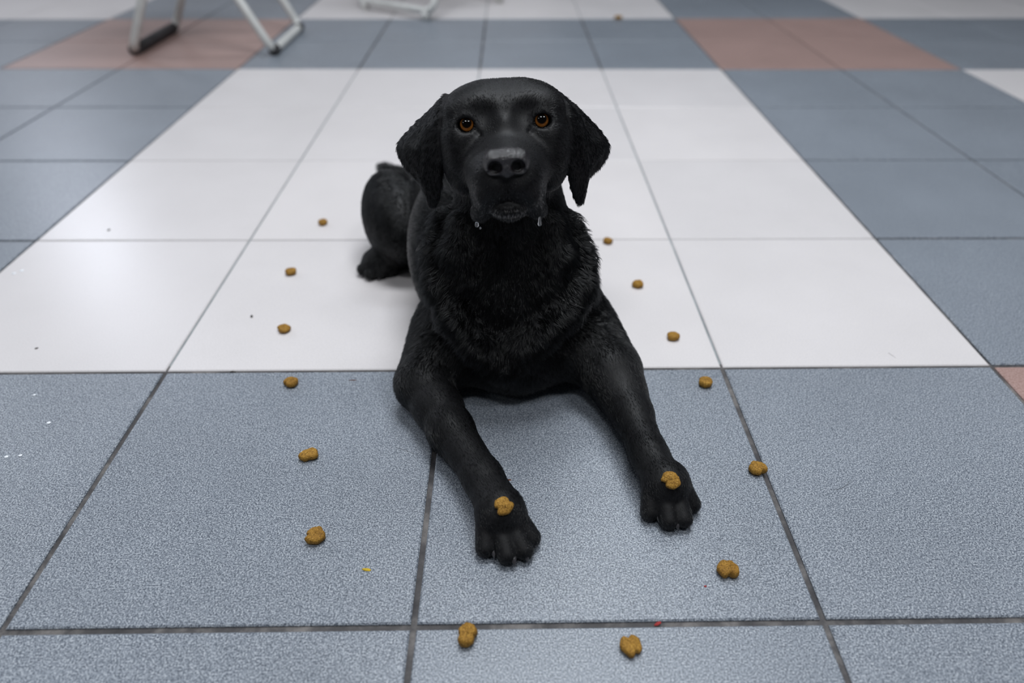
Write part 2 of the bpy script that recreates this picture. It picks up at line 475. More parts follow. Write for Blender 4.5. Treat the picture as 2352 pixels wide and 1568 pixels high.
# ------------------------------------------------------------------ dog: one body surface grown from a distance field
PRIMS = [
    ('r', 'u', 0.03, [0.75, 0.365, 0.105, 0.08, 0.722, 0.47, 0.106, 0.091]),
    ('r', 'u', 0.03, [0.722, 0.47, 0.106, 0.091, 0.704, 0.59, 0.095, 0.088]),
    ('r', 'u', 0.03, [0.704, 0.59, 0.095, 0.088, 0.69, 0.67, 0.084, 0.074]),
    ('e', 'u', 0.02, [0.668, 0.475, 0.084, 0.047, 0.105, 0.08, 1.0, 0.0, 0.0, 0.0, 1.0, 0.0, 0.0, 0.0, 1.0]),
    ('e', 'u', 0.03, [0.752, 0.335, 0.09, 0.082, 0.06, 0.085, 1.0, 0.0, 0.0, 0.0, 1.0, 0.0, 0.0, 0.0, 1.0]),
    ('r', 'u', 0.03, [0.7394, 0.3524, 0.2766, 0.041, 0.75, 0.362, 0.13, 0.072]),
    ('e', 'u', 0.02, [0.748, 0.312, 0.052, 0.082, 0.055, 0.051, 1.0, 0.0, 0.0, 0.0, 1.0, 0.0, 0.0, 0.0, 1.0]),
    ('e', 'u', 0.02, [0.579, 0.6, 0.0698, 0.044, 0.085, 0.064, 0.9511, 0.309, 0.0, -0.309, 0.9511, 0.0, 0.0, 0.0, 1.0]),
    ('e', 'u', 0.02, [0.775, 0.64, 0.075, 0.05, 0.1, 0.07, 1.0, 0.0, 0.0, 0.0, 1.0, 0.0, 0.0, 0.0, 1.0]),
    ('r', 'u', 0.008, [0.5949, 0.5858, 0.024, 0.024, 0.563, 0.5609, 0.022, 0.021]),
    ('r', 'u', 0.008, [0.563, 0.5609, 0.022, 0.021, 0.5512, 0.5604, 0.018, 0.019]),
    ('r', 'u', 0.0035, [0.5512, 0.5591, 0.018, 0.012, 0.5346, 0.5555, 0.01, 0.0095]),
    ('r', 'u', 0.0035, [0.5532, 0.5591, 0.018, 0.012, 0.5463, 0.5455, 0.01, 0.0095]),
    ('r', 'u', 0.0035, [0.556, 0.5591, 0.018, 0.012, 0.5598, 0.5479, 0.01, 0.0095]),
    ('r', 'u', 0.0035, [0.5592, 0.5591, 0.018, 0.012, 0.5751, 0.5553, 0.01, 0.0095]),
    ('r', 'u', 0.008, [0.83, 0.62, 0.03, 0.026, 0.845, 0.54, 0.02, 0.02]),
    ('r', 'u', 0.008, [0.845, 0.54, 0.02, 0.02, 0.85, 0.5, 0.016, 0.019]),
    ('r', 'u', 0.015, [0.64, 0.735, 0.11, 0.03, 0.61, 0.8, 0.055, 0.022]),
    ('r', 'u', 0.015, [0.61, 0.8, 0.055, 0.022, 0.585, 0.87, 0.022, 0.014]),
    ('r', 'u', 0.015, [0.585, 0.87, 0.022, 0.014, 0.517, 0.9135, 0.012, 0.0075]),
    ('r', 'u', 0.015, [0.517, 0.9135, 0.012, 0.0075, 0.5086, 0.9184, 0.016, 0.0045]),
    ('r', 'u', 0.025, [0.6762, 0.345, 0.0452, 0.046, 0.651, 0.265, 0.034, 0.029]),
    ('r', 'u', 0.01, [0.651, 0.265, 0.034, 0.028, 0.6696, 0.2316, 0.03, 0.0245]),
    ('r', 'u', 0.01, [0.6696, 0.2316, 0.03, 0.0245, 0.6851, 0.1984, 0.03, 0.0215]),
    ('r', 'u', 0.01, [0.6851, 0.1984, 0.03, 0.0215, 0.7192, 0.135, 0.028, 0.0175]),
    ('r', 'u', 0.01, [0.7192, 0.135, 0.028, 0.0175, 0.734, 0.1007, 0.028, 0.0205]),
    ('r', 'u', 0.005, [0.7367, 0.0952, 0.025, 0.0205, 0.7246, 0.0848, 0.0202, 0.0102]),
    ('r', 'u', 0.0011, [0.7246, 0.0848, 0.0202, 0.0104, 0.7233, 0.0694, 0.0095, 0.009]),
    ('r', 'u', 0.005, [0.7367, 0.0952, 0.025, 0.0205, 0.7368, 0.0801, 0.0202, 0.0102]),
    ('r', 'u', 0.0011, [0.7368, 0.0801, 0.0202, 0.0104, 0.7422, 0.0619, 0.0095, 0.009]),
    ('r', 'u', 0.005, [0.7367, 0.0952, 0.025, 0.0205, 0.7465, 0.0821, 0.0202, 0.0102]),
    ('r', 'u', 0.0011, [0.7465, 0.0821, 0.0202, 0.0104, 0.7571, 0.0664, 0.0095, 0.009]),
    ('r', 'u', 0.005, [0.7367, 0.0952, 0.025, 0.0205, 0.752, 0.0894, 0.0202, 0.0102]),
    ('r', 'u', 0.0011, [0.752, 0.0894, 0.0202, 0.0104, 0.7636, 0.0795, 0.0095, 0.009]),
    ('e', 'u', 0.003, [0.7406, 0.0865, 0.008, 0.0235, 0.025, 0.0095, 0.9903, 0.1392, 0.0, -0.1392, 0.9903, 0.0, 0.0, 0.0, 1.0]),
    ('r', 'u', 0.025, [0.8243, 0.345, 0.0508, 0.046, 0.8565, 0.2731, 0.043, 0.032]),
    ('r', 'u', 0.01, [0.8565, 0.2731, 0.043, 0.031, 0.8653, 0.247, 0.034, 0.0255]),
    ('r', 'u', 0.01, [0.8653, 0.247, 0.034, 0.0255, 0.8716, 0.2181, 0.032, 0.0208]),
    ('r', 'u', 0.01, [0.8716, 0.2181, 0.032, 0.0208, 0.8803, 0.1645, 0.029, 0.0172]),
    ('r', 'u', 0.01, [0.8803, 0.1645, 0.029, 0.0172, 0.888, 0.135, 0.027, 0.0195]),
    ('r', 'u', 0.005, [0.892, 0.1286, 0.025, 0.02, 0.8783, 0.1209, 0.0202, 0.0102]),
    ('r', 'u', 0.0011, [0.8783, 0.1209, 0.0202, 0.0104, 0.8753, 0.1085, 0.0095, 0.009]),
    ('r', 'u', 0.005, [0.892, 0.1286, 0.025, 0.02, 0.8894, 0.115, 0.0202, 0.0102]),
    ('r', 'u', 0.0011, [0.8894, 0.115, 0.0202, 0.0104, 0.8908, 0.0983, 0.0095, 0.009]),
    ('r', 'u', 0.005, [0.892, 0.1286, 0.025, 0.02, 0.8997, 0.1186, 0.0202, 0.0102]),
    ('r', 'u', 0.0011, [0.8997, 0.1186, 0.0202, 0.0104, 0.9044, 0.1002, 0.0095, 0.009]),
    ('r', 'u', 0.005, [0.892, 0.1286, 0.025, 0.02, 0.9065, 0.1267, 0.0202, 0.0102]),
    ('r', 'u', 0.0011, [0.9065, 0.1267, 0.0202, 0.0104, 0.9153, 0.1171, 0.0095, 0.009]),
    ('e', 'u', 0.003, [0.8964, 0.1243, 0.008, 0.023, 0.024, 0.0095, 0.9397, 0.342, 0.0, -0.342, 0.9397, 0.0, 0.0, 0.0, 1.0]),
    ('r', 'u', 0.009, [0.6831, 0.345, 0.186, 0.018, 0.6764, 0.325, 0.1633, 0.018]),
    ('r', 'u', 0.009, [0.6764, 0.325, 0.1633, 0.018, 0.6781, 0.302, 0.1399, 0.018]),
    ('r', 'u', 0.009, [0.6781, 0.302, 0.1399, 0.018, 0.6907, 0.282, 0.1122, 0.018]),
    ('r', 'u', 0.009, [0.6907, 0.282, 0.1122, 0.018, 0.7108, 0.268, 0.0858, 0.018]),
    ('r', 'u', 0.009, [0.7108, 0.268, 0.0858, 0.018, 0.7358, 0.264, 0.0609, 0.018]),
    ('r', 'u', 0.009, [0.8028, 0.345, 0.1806, 0.018, 0.8133, 0.325, 0.1524, 0.018]),
    ('r', 'u', 0.009, [0.8133, 0.325, 0.1524, 0.018, 0.813, 0.302, 0.1341, 0.018]),
    ('r', 'u', 0.009, [0.813, 0.302, 0.1341, 0.018, 0.799, 0.285, 0.1153, 0.018]),
    ('r', 'u', 0.009, [0.799, 0.285, 0.1153, 0.018, 0.7793, 0.272, 0.0995, 0.018]),
    ('r', 'u', 0.009, [0.7793, 0.272, 0.0995, 0.018, 0.7612, 0.268, 0.0856, 0.018]),
    ('r', 'u', 0.012, [0.6968, 0.32, 0.196, 0.014, 0.6931, 0.305, 0.1742, 0.014]),
    ('r', 'u', 0.012, [0.6931, 0.305, 0.1742, 0.014, 0.6997, 0.295, 0.1493, 0.014]),
    ('r', 'u', 0.012, [0.789, 0.32, 0.1957, 0.014, 0.7944, 0.305, 0.1688, 0.014]),
    ('r', 'u', 0.012, [0.7944, 0.305, 0.1688, 0.014, 0.7867, 0.295, 0.1438, 0.014]),
    ('r', 'u', 0.02, [0.7521, 0.275, 0.0747, 0.022, 0.7549, 0.29, 0.028, 0.014]),
    ('e', 'u', 0.008, [0.7256, 0.3408, 0.2987, 0.042, 0.0348, 0.052, 0.9986, 0.0219, 0.048, -0.0524, 0.3161, 0.9473, 0.0056, -0.9485, 0.3168]),
    ('e', 'u', 0.008, [0.7556, 0.3414, 0.3001, 0.042, 0.0348, 0.052, 0.9986, 0.0219, 0.048, -0.0524, 0.3161, 0.9473, 0.0056, -0.9485, 0.3168]),
    ('e', 'u', 0.014, [0.7412, 0.3496, 0.2839, 0.056, 0.04, 0.05, 0.9986, 0.0219, 0.048, -0.0524, 0.3161, 0.9473, 0.0056, -0.9485, 0.3168]),
    ('e', 'u', 0.012, [0.7041, 0.3473, 0.3059, 0.016, 0.014, 0.03, 0.9986, 0.0219, 0.048, -0.0524, 0.3161, 0.9473, 0.0056, -0.9485, 0.3168]),
    ('e', 'u', 0.012, [0.776, 0.3488, 0.3093, 0.016, 0.014, 0.03, 0.9986, 0.0219, 0.048, -0.0524, 0.3161, 0.9473, 0.0056, -0.9485, 0.3168]),
    ('e', 'u', 0.016, [0.7012, 0.32, 0.2747, 0.02, 0.04, 0.042, 0.9986, 0.0219, 0.048, -0.0524, 0.3161, 0.9473, 0.0056, -0.9485, 0.3168]),
    ('e', 'u', 0.012, [0.7073, 0.3148, 0.3159, 0.017, 0.012, 0.016, 0.9986, 0.0219, 0.048, -0.0524, 0.3161, 0.9473, 0.0056, -0.9485, 0.3168]),
    ('e', 'u', 0.01, [0.7057, 0.3049, 0.2927, 0.018, 0.014, 0.02, 0.9986, 0.0219, 0.048, -0.0524, 0.3161, 0.9473, 0.0056, -0.9485, 0.3168]),
    ('e', 'u', 0.016, [0.7831, 0.3218, 0.2787, 0.02, 0.04, 0.042, 0.9986, 0.0219, 0.048, -0.0524, 0.3161, 0.9473, 0.0056, -0.9485, 0.3168]),
    ('e', 'u', 0.012, [0.7732, 0.3162, 0.319, 0.017, 0.012, 0.016, 0.9986, 0.0219, 0.048, -0.0524, 0.3161, 0.9473, 0.0056, -0.9485, 0.3168]),
    ('e', 'u', 0.01, [0.7776, 0.3065, 0.2961, 0.018, 0.014, 0.02, 0.9986, 0.0219, 0.048, -0.0524, 0.3161, 0.9473, 0.0056, -0.9485, 0.3168]),
    ('e', 'u', 0.014, [0.7411, 0.307, 0.3045, 0.024, 0.018, 0.022, 0.9986, 0.0219, 0.048, -0.0524, 0.3161, 0.9473, 0.0056, -0.9485, 0.3168]),
    ('r', 'u', 0.012, [0.7425, 0.2959, 0.2808, 0.025, 0.7433, 0.2409, 0.2897, 0.0155]),
    ('r', 'u', 0.01, [0.7292, 0.2795, 0.2729, 0.025, 0.7317, 0.2419, 0.2803, 0.018]),
    ('r', 'u', 0.009, [0.7253, 0.2598, 0.2581, 0.014, 0.7341, 0.2299, 0.276, 0.01]),
    ('r', 'u', 0.008, [0.7197, 0.2473, 0.2462, 0.0082, 0.7255, 0.2329, 0.2661, 0.008]),
    ('r', 'u', 0.01, [0.7572, 0.2801, 0.2742, 0.025, 0.7556, 0.2424, 0.2814, 0.018]),
    ('r', 'u', 0.009, [0.7633, 0.2606, 0.26, 0.014, 0.7541, 0.2304, 0.2769, 0.01]),
    ('r', 'u', 0.008, [0.7706, 0.2484, 0.2486, 0.0082, 0.7635, 0.2337, 0.2679, 0.008]),
    ('r', 'u', 0.01, [0.744, 0.3006, 0.2476, 0.024, 0.7446, 0.2602, 0.2527, 0.019]),
    ('r', 's', 0.002, [0.7446, 0.2181, 0.272, 0.0033, 0.7348, 0.2187, 0.2676, 0.0036]),
    ('r', 's', 0.002, [0.7348, 0.2187, 0.2676, 0.0033, 0.7281, 0.2231, 0.2589, 0.0036]),
    ('r', 's', 0.002, [0.7281, 0.2231, 0.2589, 0.0033, 0.7235, 0.2306, 0.2467, 0.0036]),
    ('r', 's', 0.002, [0.7235, 0.2306, 0.2467, 0.0033, 0.7199, 0.2413, 0.2345, 0.0036]),
    ('r', 's', 0.002, [0.7446, 0.2181, 0.272, 0.0033, 0.7548, 0.2191, 0.2686, 0.0036]),
    ('r', 's', 0.002, [0.7548, 0.2191, 0.2686, 0.0033, 0.7621, 0.2239, 0.2605, 0.0036]),
    ('r', 's', 0.002, [0.7621, 0.2239, 0.2605, 0.0033, 0.7675, 0.2316, 0.2488, 0.0036]),
    ('r', 's', 0.002, [0.7675, 0.2316, 0.2488, 0.0033, 0.7718, 0.2424, 0.2369, 0.0036]),
    ('e', 'u', 0.003, [0.745, 0.2331, 0.257, 0.0165, 0.0082, 0.015, 0.9986, 0.0219, 0.048, -0.0524, 0.3161, 0.9473, 0.0056, -0.9485, 0.3168]),
    ('r', 's', 0.003, [0.7437, 0.2197, 0.2894, 0.0013, 0.7445, 0.2188, 0.2739, 0.0015]),
    ('r', 's', 0.01, [0.7391, 0.3044, 0.3475, 0.003, 0.7405, 0.2905, 0.3247, 0.003]),
    ('e', 's', 0.01, [0.7217, 0.2873, 0.3216, 0.012, 0.013, 0.012, 0.9986, 0.0219, 0.048, -0.0524, 0.3161, 0.9473, 0.0056, -0.9485, 0.3168]),
    ('e', 'u', 0.005, [0.7073, 0.2999, 0.306, 0.0122, 0.0112, 0.0115, 0.9986, 0.0219, 0.048, -0.0524, 0.3161, 0.9473, 0.0056, -0.9485, 0.3168]),
    ('e', 's', 0.0016, [0.707, 0.2896, 0.3099, 0.0088, 0.0067, 0.009, 0.9986, 0.0219, 0.048, -0.0524, 0.3161, 0.9473, 0.0056, -0.9485, 0.3168]),
    ('r', 's', 0.003, [0.7154, 0.2895, 0.3063, 0.0016, 0.7196, 0.2881, 0.3022, 0.0012]),
    ('e', 's', 0.01, [0.7596, 0.2881, 0.3234, 0.012, 0.013, 0.012, 0.9986, 0.0219, 0.048, -0.0524, 0.3161, 0.9473, 0.0056, -0.9485, 0.3168]),
    ('e', 'u', 0.005, [0.7748, 0.3014, 0.3093, 0.0122, 0.0112, 0.0115, 0.9986, 0.0219, 0.048, -0.0524, 0.3161, 0.9473, 0.0056, -0.9485, 0.3168]),
    ('e', 's', 0.0016, [0.7753, 0.2911, 0.3132, 0.0088, 0.0067, 0.009, 0.9986, 0.0219, 0.048, -0.0524, 0.3161, 0.9473, 0.0056, -0.9485, 0.3168]),
    ('r', 's', 0.003, [0.7673, 0.2906, 0.3088, 0.0016, 0.7635, 0.2891, 0.3043, 0.0012]),
    ('e', 'u', 0.005, [0.7431, 0.233, 0.2976, 0.015, 0.01, 0.01, 0.9986, 0.0219, 0.048, -0.0524, 0.3161, 0.9473, 0.0056, -0.9485, 0.3168]),
    ('t', 'u', 0.0012, [0.6722, 0.3331, 0.2981, 0.6698, 0.3351, 0.2956, 0.6611, 0.3229, 0.2747, 0.0046]),
    ('t', 'u', 0.0012, [0.6722, 0.3331, 0.2981, 0.6866, 0.3463, 0.3159, 0.6813, 0.3485, 0.3106, 0.0042]),
    ('t', 'u', 0.0012, [0.6722, 0.3331, 0.2981, 0.6813, 0.3485, 0.3106, 0.6698, 0.3351, 0.2956, 0.0042]),
    ('t', 'u', 0.0012, [0.6698, 0.3351, 0.2956, 0.6661, 0.3357, 0.292, 0.6611, 0.3229, 0.2747, 0.0046]),
    ('t', 'u', 0.0012, [0.6698, 0.3351, 0.2956, 0.6813, 0.3485, 0.3106, 0.6741, 0.3484, 0.3034, 0.0042]),
    ('t', 'u', 0.0012, [0.6698, 0.3351, 0.2956, 0.6741, 0.3484, 0.3034, 0.6661, 0.3357, 0.292, 0.0042]),
    ('t', 'u', 0.0012, [0.6661, 0.3357, 0.292, 0.6622, 0.3366, 0.2884, 0.6611, 0.3229, 0.2747, 0.0046]),
    ('t', 'u', 0.0012, [0.6661, 0.3357, 0.292, 0.6741, 0.3484, 0.3034, 0.6671, 0.3507, 0.297, 0.0042]),
    ('t', 'u', 0.0012, [0.6661, 0.3357, 0.292, 0.6671, 0.3507, 0.297, 0.6622, 0.3366, 0.2884, 0.0042]),
    ('t', 'u', 0.0012, [0.6622, 0.3366, 0.2884, 0.6585, 0.3373, 0.285, 0.6611, 0.3229, 0.2747, 0.0046]),
    ('t', 'u', 0.0012, [0.6622, 0.3366, 0.2884, 0.6671, 0.3507, 0.297, 0.6602, 0.3525, 0.2907, 0.0042]),
    ('t', 'u', 0.0012, [0.6622, 0.3366, 0.2884, 0.6602, 0.3525, 0.2907, 0.6585, 0.3373, 0.285, 0.0042]),
    ('t', 'u', 0.0012, [0.6585, 0.3373, 0.285, 0.6551, 0.3373, 0.2817, 0.6611, 0.3229, 0.2747, 0.0046]),
    ('t', 'u', 0.0012, [0.6585, 0.3373, 0.285, 0.6602, 0.3525, 0.2907, 0.6539, 0.3521, 0.2847, 0.0042]),
    ('t', 'u', 0.0012, [0.6585, 0.3373, 0.285, 0.6539, 0.3521, 0.2847, 0.6551, 0.3373, 0.2817, 0.0042]),
    ('t', 'u', 0.0012, [0.6551, 0.3373, 0.2817, 0.652, 0.3366, 0.2788, 0.6611, 0.3229, 0.2747, 0.0046]),
    ('t', 'u', 0.0012, [0.6551, 0.3373, 0.2817, 0.6539, 0.3521, 0.2847, 0.6484, 0.3507, 0.2793, 0.0042]),
    ('t', 'u', 0.0012, [0.6551, 0.3373, 0.2817, 0.6484, 0.3507, 0.2793, 0.652, 0.3366, 0.2788, 0.0042]),
    ('t', 'u', 0.0012, [0.652, 0.3366, 0.2788, 0.6496, 0.3355, 0.2765, 0.6611, 0.3229, 0.2747, 0.0046]),
    ('t', 'u', 0.0012, [0.652, 0.3366, 0.2788, 0.6484, 0.3507, 0.2793, 0.6437, 0.3488, 0.2752, 0.0042]),
    ('t', 'u', 0.0012, [0.652, 0.3366, 0.2788, 0.6437, 0.3488, 0.2752, 0.6496, 0.3355, 0.2765, 0.0042]),
    ('t', 'u', 0.0012, [0.6496, 0.3355, 0.2765, 0.648, 0.334, 0.2746, 0.6611, 0.3229, 0.2747, 0.0046]),
    ('t', 'u', 0.0012, [0.6496, 0.3355, 0.2765, 0.6437, 0.3488, 0.2752, 0.6406, 0.3461, 0.2718, 0.0042]),
    ('t', 'u', 0.0012, [0.6496, 0.3355, 0.2765, 0.6406, 0.3461, 0.2718, 0.648, 0.334, 0.2746, 0.0042]),
    ('t', 'u', 0.0012, [0.648, 0.334, 0.2746, 0.6475, 0.332, 0.273, 0.6611, 0.3229, 0.2747, 0.0046]),
    ('t', 'u', 0.0012, [0.648, 0.334, 0.2746, 0.6406, 0.3461, 0.2718, 0.6398, 0.3424, 0.2691, 0.0042]),
    ('t', 'u', 0.0012, [0.648, 0.334, 0.2746, 0.6398, 0.3424, 0.2691, 0.6475, 0.332, 0.273, 0.0042]),
    ('t', 'u', 0.0012, [0.6475, 0.332, 0.273, 0.6481, 0.3295, 0.2712, 0.6611, 0.3229, 0.2747, 0.0046]),
    ('t', 'u', 0.0012, [0.6475, 0.332, 0.273, 0.6398, 0.3424, 0.2691, 0.641, 0.3378, 0.2661, 0.0042]),
    ('t', 'u', 0.0012, [0.6475, 0.332, 0.273, 0.641, 0.3378, 0.2661, 0.6481, 0.3295, 0.2712, 0.0042]),
    ('t', 'u', 0.0012, [0.6481, 0.3295, 0.2712, 0.6496, 0.3265, 0.2687, 0.6611, 0.3229, 0.2747, 0.0046]),
    ('t', 'u', 0.0012, [0.6481, 0.3295, 0.2712, 0.641, 0.3378, 0.2661, 0.6437, 0.3323, 0.2614, 0.0042]),
    ('t', 'u', 0.0012, [0.6481, 0.3295, 0.2712, 0.6437, 0.3323, 0.2614, 0.6496, 0.3265, 0.2687, 0.0042]),
    ('t', 'u', 0.0012, [0.6496, 0.3265, 0.2687, 0.6523, 0.3231, 0.266, 0.6611, 0.3229, 0.2747, 0.0046]),
    ('t', 'u', 0.0012, [0.6496, 0.3265, 0.2687, 0.6437, 0.3323, 0.2614, 0.6483, 0.3261, 0.2561, 0.0042]),
    ('t', 'u', 0.0012, [0.6496, 0.3265, 0.2687, 0.6483, 0.3261, 0.2561, 0.6523, 0.3231, 0.266, 0.0042]),
    ('t', 'u', 0.0012, [0.6523, 0.3231, 0.266, 0.6561, 0.3194, 0.2633, 0.6611, 0.3229, 0.2747, 0.0046]),
    ('t', 'u', 0.0012, [0.6523, 0.3231, 0.266, 0.6483, 0.3261, 0.2561, 0.656, 0.3192, 0.2516, 0.0042]),
    ('t', 'u', 0.0012, [0.6523, 0.3231, 0.266, 0.656, 0.3192, 0.2516, 0.6561, 0.3194, 0.2633, 0.0042]),
    ('t', 'u', 0.0012, [0.6561, 0.3194, 0.2633, 0.6599, 0.3156, 0.2599, 0.6611, 0.3229, 0.2747, 0.0046]),
    ('t', 'u', 0.0012, [0.6561, 0.3194, 0.2633, 0.656, 0.3192, 0.2516, 0.6637, 0.3124, 0.2463, 0.0042]),
    ('t', 'u', 0.0012, [0.6561, 0.3194, 0.2633, 0.6637, 0.3124, 0.2463, 0.6599, 0.3156, 0.2599, 0.0042]),
    ('t', 'u', 0.0012, [0.6599, 0.3156, 0.2599, 0.6626, 0.3121, 0.2555, 0.6611, 0.3229, 0.2747, 0.0046]),
    ('t', 'u', 0.0012, [0.6599, 0.3156, 0.2599, 0.6637, 0.3124, 0.2463, 0.668, 0.3056, 0.2363, 0.0042]),
    ('t', 'u', 0.0012, [0.6599, 0.3156, 0.2599, 0.668, 0.3056, 0.2363, 0.6626, 0.3121, 0.2555, 0.0042]),
    ('t', 'u', 0.0012, [0.6626, 0.3121, 0.2555, 0.6645, 0.3097, 0.2534, 0.6611, 0.3229, 0.2747, 0.0046]),
    ('t', 'u', 0.0012, [0.6626, 0.3121, 0.2555, 0.668, 0.3056, 0.2363, 0.6712, 0.3006, 0.2299, 0.0042]),
    ('t', 'u', 0.0012, [0.6626, 0.3121, 0.2555, 0.6712, 0.3006, 0.2299, 0.6645, 0.3097, 0.2534, 0.0042]),
    ('t', 'u', 0.0012, [0.6645, 0.3097, 0.2534, 0.6663, 0.3089, 0.2561, 0.6611, 0.3229, 0.2747, 0.0046]),
    ('t', 'u', 0.0012, [0.6645, 0.3097, 0.2534, 0.6712, 0.3006, 0.2299, 0.6746, 0.2997, 0.2371, 0.0042]),
    ('t', 'u', 0.0012, [0.6645, 0.3097, 0.2534, 0.6746, 0.2997, 0.2371, 0.6663, 0.3089, 0.2561, 0.0042]),
    ('t', 'u', 0.0012, [0.6663, 0.3089, 0.2561, 0.6677, 0.3092, 0.2618, 0.6611, 0.3229, 0.2747, 0.0046]),
    ('t', 'u', 0.0012, [0.6663, 0.3089, 0.2561, 0.6746, 0.2997, 0.2371, 0.6774, 0.3007, 0.249, 0.0042]),
    ('t', 'u', 0.0012, [0.6663, 0.3089, 0.2561, 0.6774, 0.3007, 0.249, 0.6677, 0.3092, 0.2618, 0.0042]),
    ('t', 'u', 0.0012, [0.6677, 0.3092, 0.2618, 0.6686, 0.3099, 0.268, 0.6611, 0.3229, 0.2747, 0.0046]),
    ('t', 'u', 0.0012, [0.6677, 0.3092, 0.2618, 0.6774, 0.3007, 0.249, 0.6789, 0.3018, 0.2598, 0.0042]),
    ('t', 'u', 0.0012, [0.6677, 0.3092, 0.2618, 0.6789, 0.3018, 0.2598, 0.6686, 0.3099, 0.268, 0.0042]),
    ('t', 'u', 0.0012, [0.6686, 0.3099, 0.268, 0.6693, 0.3112, 0.2745, 0.6611, 0.3229, 0.2747, 0.0046]),
    ('t', 'u', 0.0012, [0.6686, 0.3099, 0.268, 0.6789, 0.3018, 0.2598, 0.6798, 0.304, 0.2714, 0.0042]),
    ('t', 'u', 0.0012, [0.6686, 0.3099, 0.268, 0.6798, 0.304, 0.2714, 0.6693, 0.3112, 0.2745, 0.0042]),
    ('t', 'u', 0.0012, [0.6693, 0.3112, 0.2745, 0.6699, 0.3132, 0.2815, 0.6611, 0.3229, 0.2747, 0.0046]),
    ('t', 'u', 0.0012, [0.6693, 0.3112, 0.2745, 0.6798, 0.304, 0.2714, 0.6811, 0.3078, 0.2847, 0.0042]),
    ('t', 'u', 0.0012, [0.6693, 0.3112, 0.2745, 0.6811, 0.3078, 0.2847, 0.6699, 0.3132, 0.2815, 0.0042]),
    ('t', 'u', 0.0012, [0.6699, 0.3132, 0.2815, 0.6706, 0.3157, 0.288, 0.6611, 0.3229, 0.2747, 0.0046]),
    ('t', 'u', 0.0012, [0.6699, 0.3132, 0.2815, 0.6811, 0.3078, 0.2847, 0.6823, 0.3126, 0.2972, 0.0042]),
    ('t', 'u', 0.0012, [0.6699, 0.3132, 0.2815, 0.6823, 0.3126, 0.2972, 0.6706, 0.3157, 0.288, 0.0042]),
    ('t', 'u', 0.0012, [0.6706, 0.3157, 0.288, 0.6713, 0.3186, 0.2931, 0.6611, 0.3229, 0.2747, 0.0046]),
    ('t', 'u', 0.0012, [0.6706, 0.3157, 0.288, 0.6823, 0.3126, 0.2972, 0.6836, 0.3175, 0.3063, 0.0042]),
    ('t', 'u', 0.0012, [0.6706, 0.3157, 0.288, 0.6836, 0.3175, 0.3063, 0.6713, 0.3186, 0.2931, 0.0042]),
    ('t', 'u', 0.0012, [0.6713, 0.3186, 0.2931, 0.6721, 0.3227, 0.2966, 0.6611, 0.3229, 0.2747, 0.0046]),
    ('t', 'u', 0.0012, [0.6713, 0.3186, 0.2931, 0.6836, 0.3175, 0.3063, 0.6848, 0.3241, 0.3127, 0.0042]),
    ('t', 'u', 0.0012, [0.6713, 0.3186, 0.2931, 0.6848, 0.3241, 0.3127, 0.6721, 0.3227, 0.2966, 0.0042]),
    ('t', 'u', 0.0012, [0.6721, 0.3227, 0.2966, 0.6727, 0.3283, 0.2984, 0.6611, 0.3229, 0.2747, 0.0046]),
    ('t', 'u', 0.0012, [0.6721, 0.3227, 0.2966, 0.6848, 0.3241, 0.3127, 0.6866, 0.3358, 0.316, 0.0042]),
    ('t', 'u', 0.0012, [0.6721, 0.3227, 0.2966, 0.6866, 0.3358, 0.316, 0.6727, 0.3283, 0.2984, 0.0042]),
    ('t', 'u', 0.0012, [0.6727, 0.3283, 0.2984, 0.6722, 0.3331, 0.2981, 0.6611, 0.3229, 0.2747, 0.0046]),
    ('t', 'u', 0.0012, [0.6727, 0.3283, 0.2984, 0.6866, 0.3358, 0.316, 0.6866, 0.3463, 0.3159, 0.0042]),
    ('t', 'u', 0.0012, [0.6727, 0.3283, 0.2984, 0.6866, 0.3463, 0.3159, 0.6722, 0.3331, 0.2981, 0.0042]),
    ('t', 'u', 0.0012, [0.8074, 0.3377, 0.3007, 0.81, 0.3393, 0.2986, 0.8193, 0.3277, 0.2799, 0.0046]),
    ('t', 'u', 0.0012, [0.8074, 0.3377, 0.3007, 0.7914, 0.3512, 0.3163, 0.7975, 0.352, 0.312, 0.0042]),
    ('t', 'u', 0.0012, [0.8074, 0.3377, 0.3007, 0.7975, 0.352, 0.312, 0.81, 0.3393, 0.2986, 0.0042]),
    ('t', 'u', 0.0012, [0.81, 0.3393, 0.2986, 0.8141, 0.3391, 0.2954, 0.8193, 0.3277, 0.2799, 0.0046]),
    ('t', 'u', 0.0012, [0.81, 0.3393, 0.2986, 0.7975, 0.352, 0.312, 0.806, 0.35, 0.3059, 0.0042]),
    ('t', 'u', 0.0012, [0.81, 0.3393, 0.2986, 0.806, 0.35, 0.3059, 0.8141, 0.3391, 0.2954, 0.0042]),
    ('t', 'u', 0.0012, [0.8141, 0.3391, 0.2954, 0.818, 0.3397, 0.2919, 0.8193, 0.3277, 0.2799, 0.0046]),
    ('t', 'u', 0.0012, [0.8141, 0.3391, 0.2954, 0.806, 0.35, 0.3059, 0.8127, 0.352, 0.2996, 0.0042]),
    ('t', 'u', 0.0012, [0.8141, 0.3391, 0.2954, 0.8127, 0.352, 0.2996, 0.818, 0.3397, 0.2919, 0.0042]),
    ('t', 'u', 0.0012, [0.818, 0.3397, 0.2919, 0.8217, 0.3406, 0.2883, 0.8193, 0.3277, 0.2799, 0.0046]),
    ('t', 'u', 0.0012, [0.818, 0.3397, 0.2919, 0.8127, 0.352, 0.2996, 0.8193, 0.3541, 0.2928, 0.0042]),
    ('t', 'u', 0.0012, [0.818, 0.3397, 0.2919, 0.8193, 0.3541, 0.2928, 0.8217, 0.3406, 0.2883, 0.0042]),
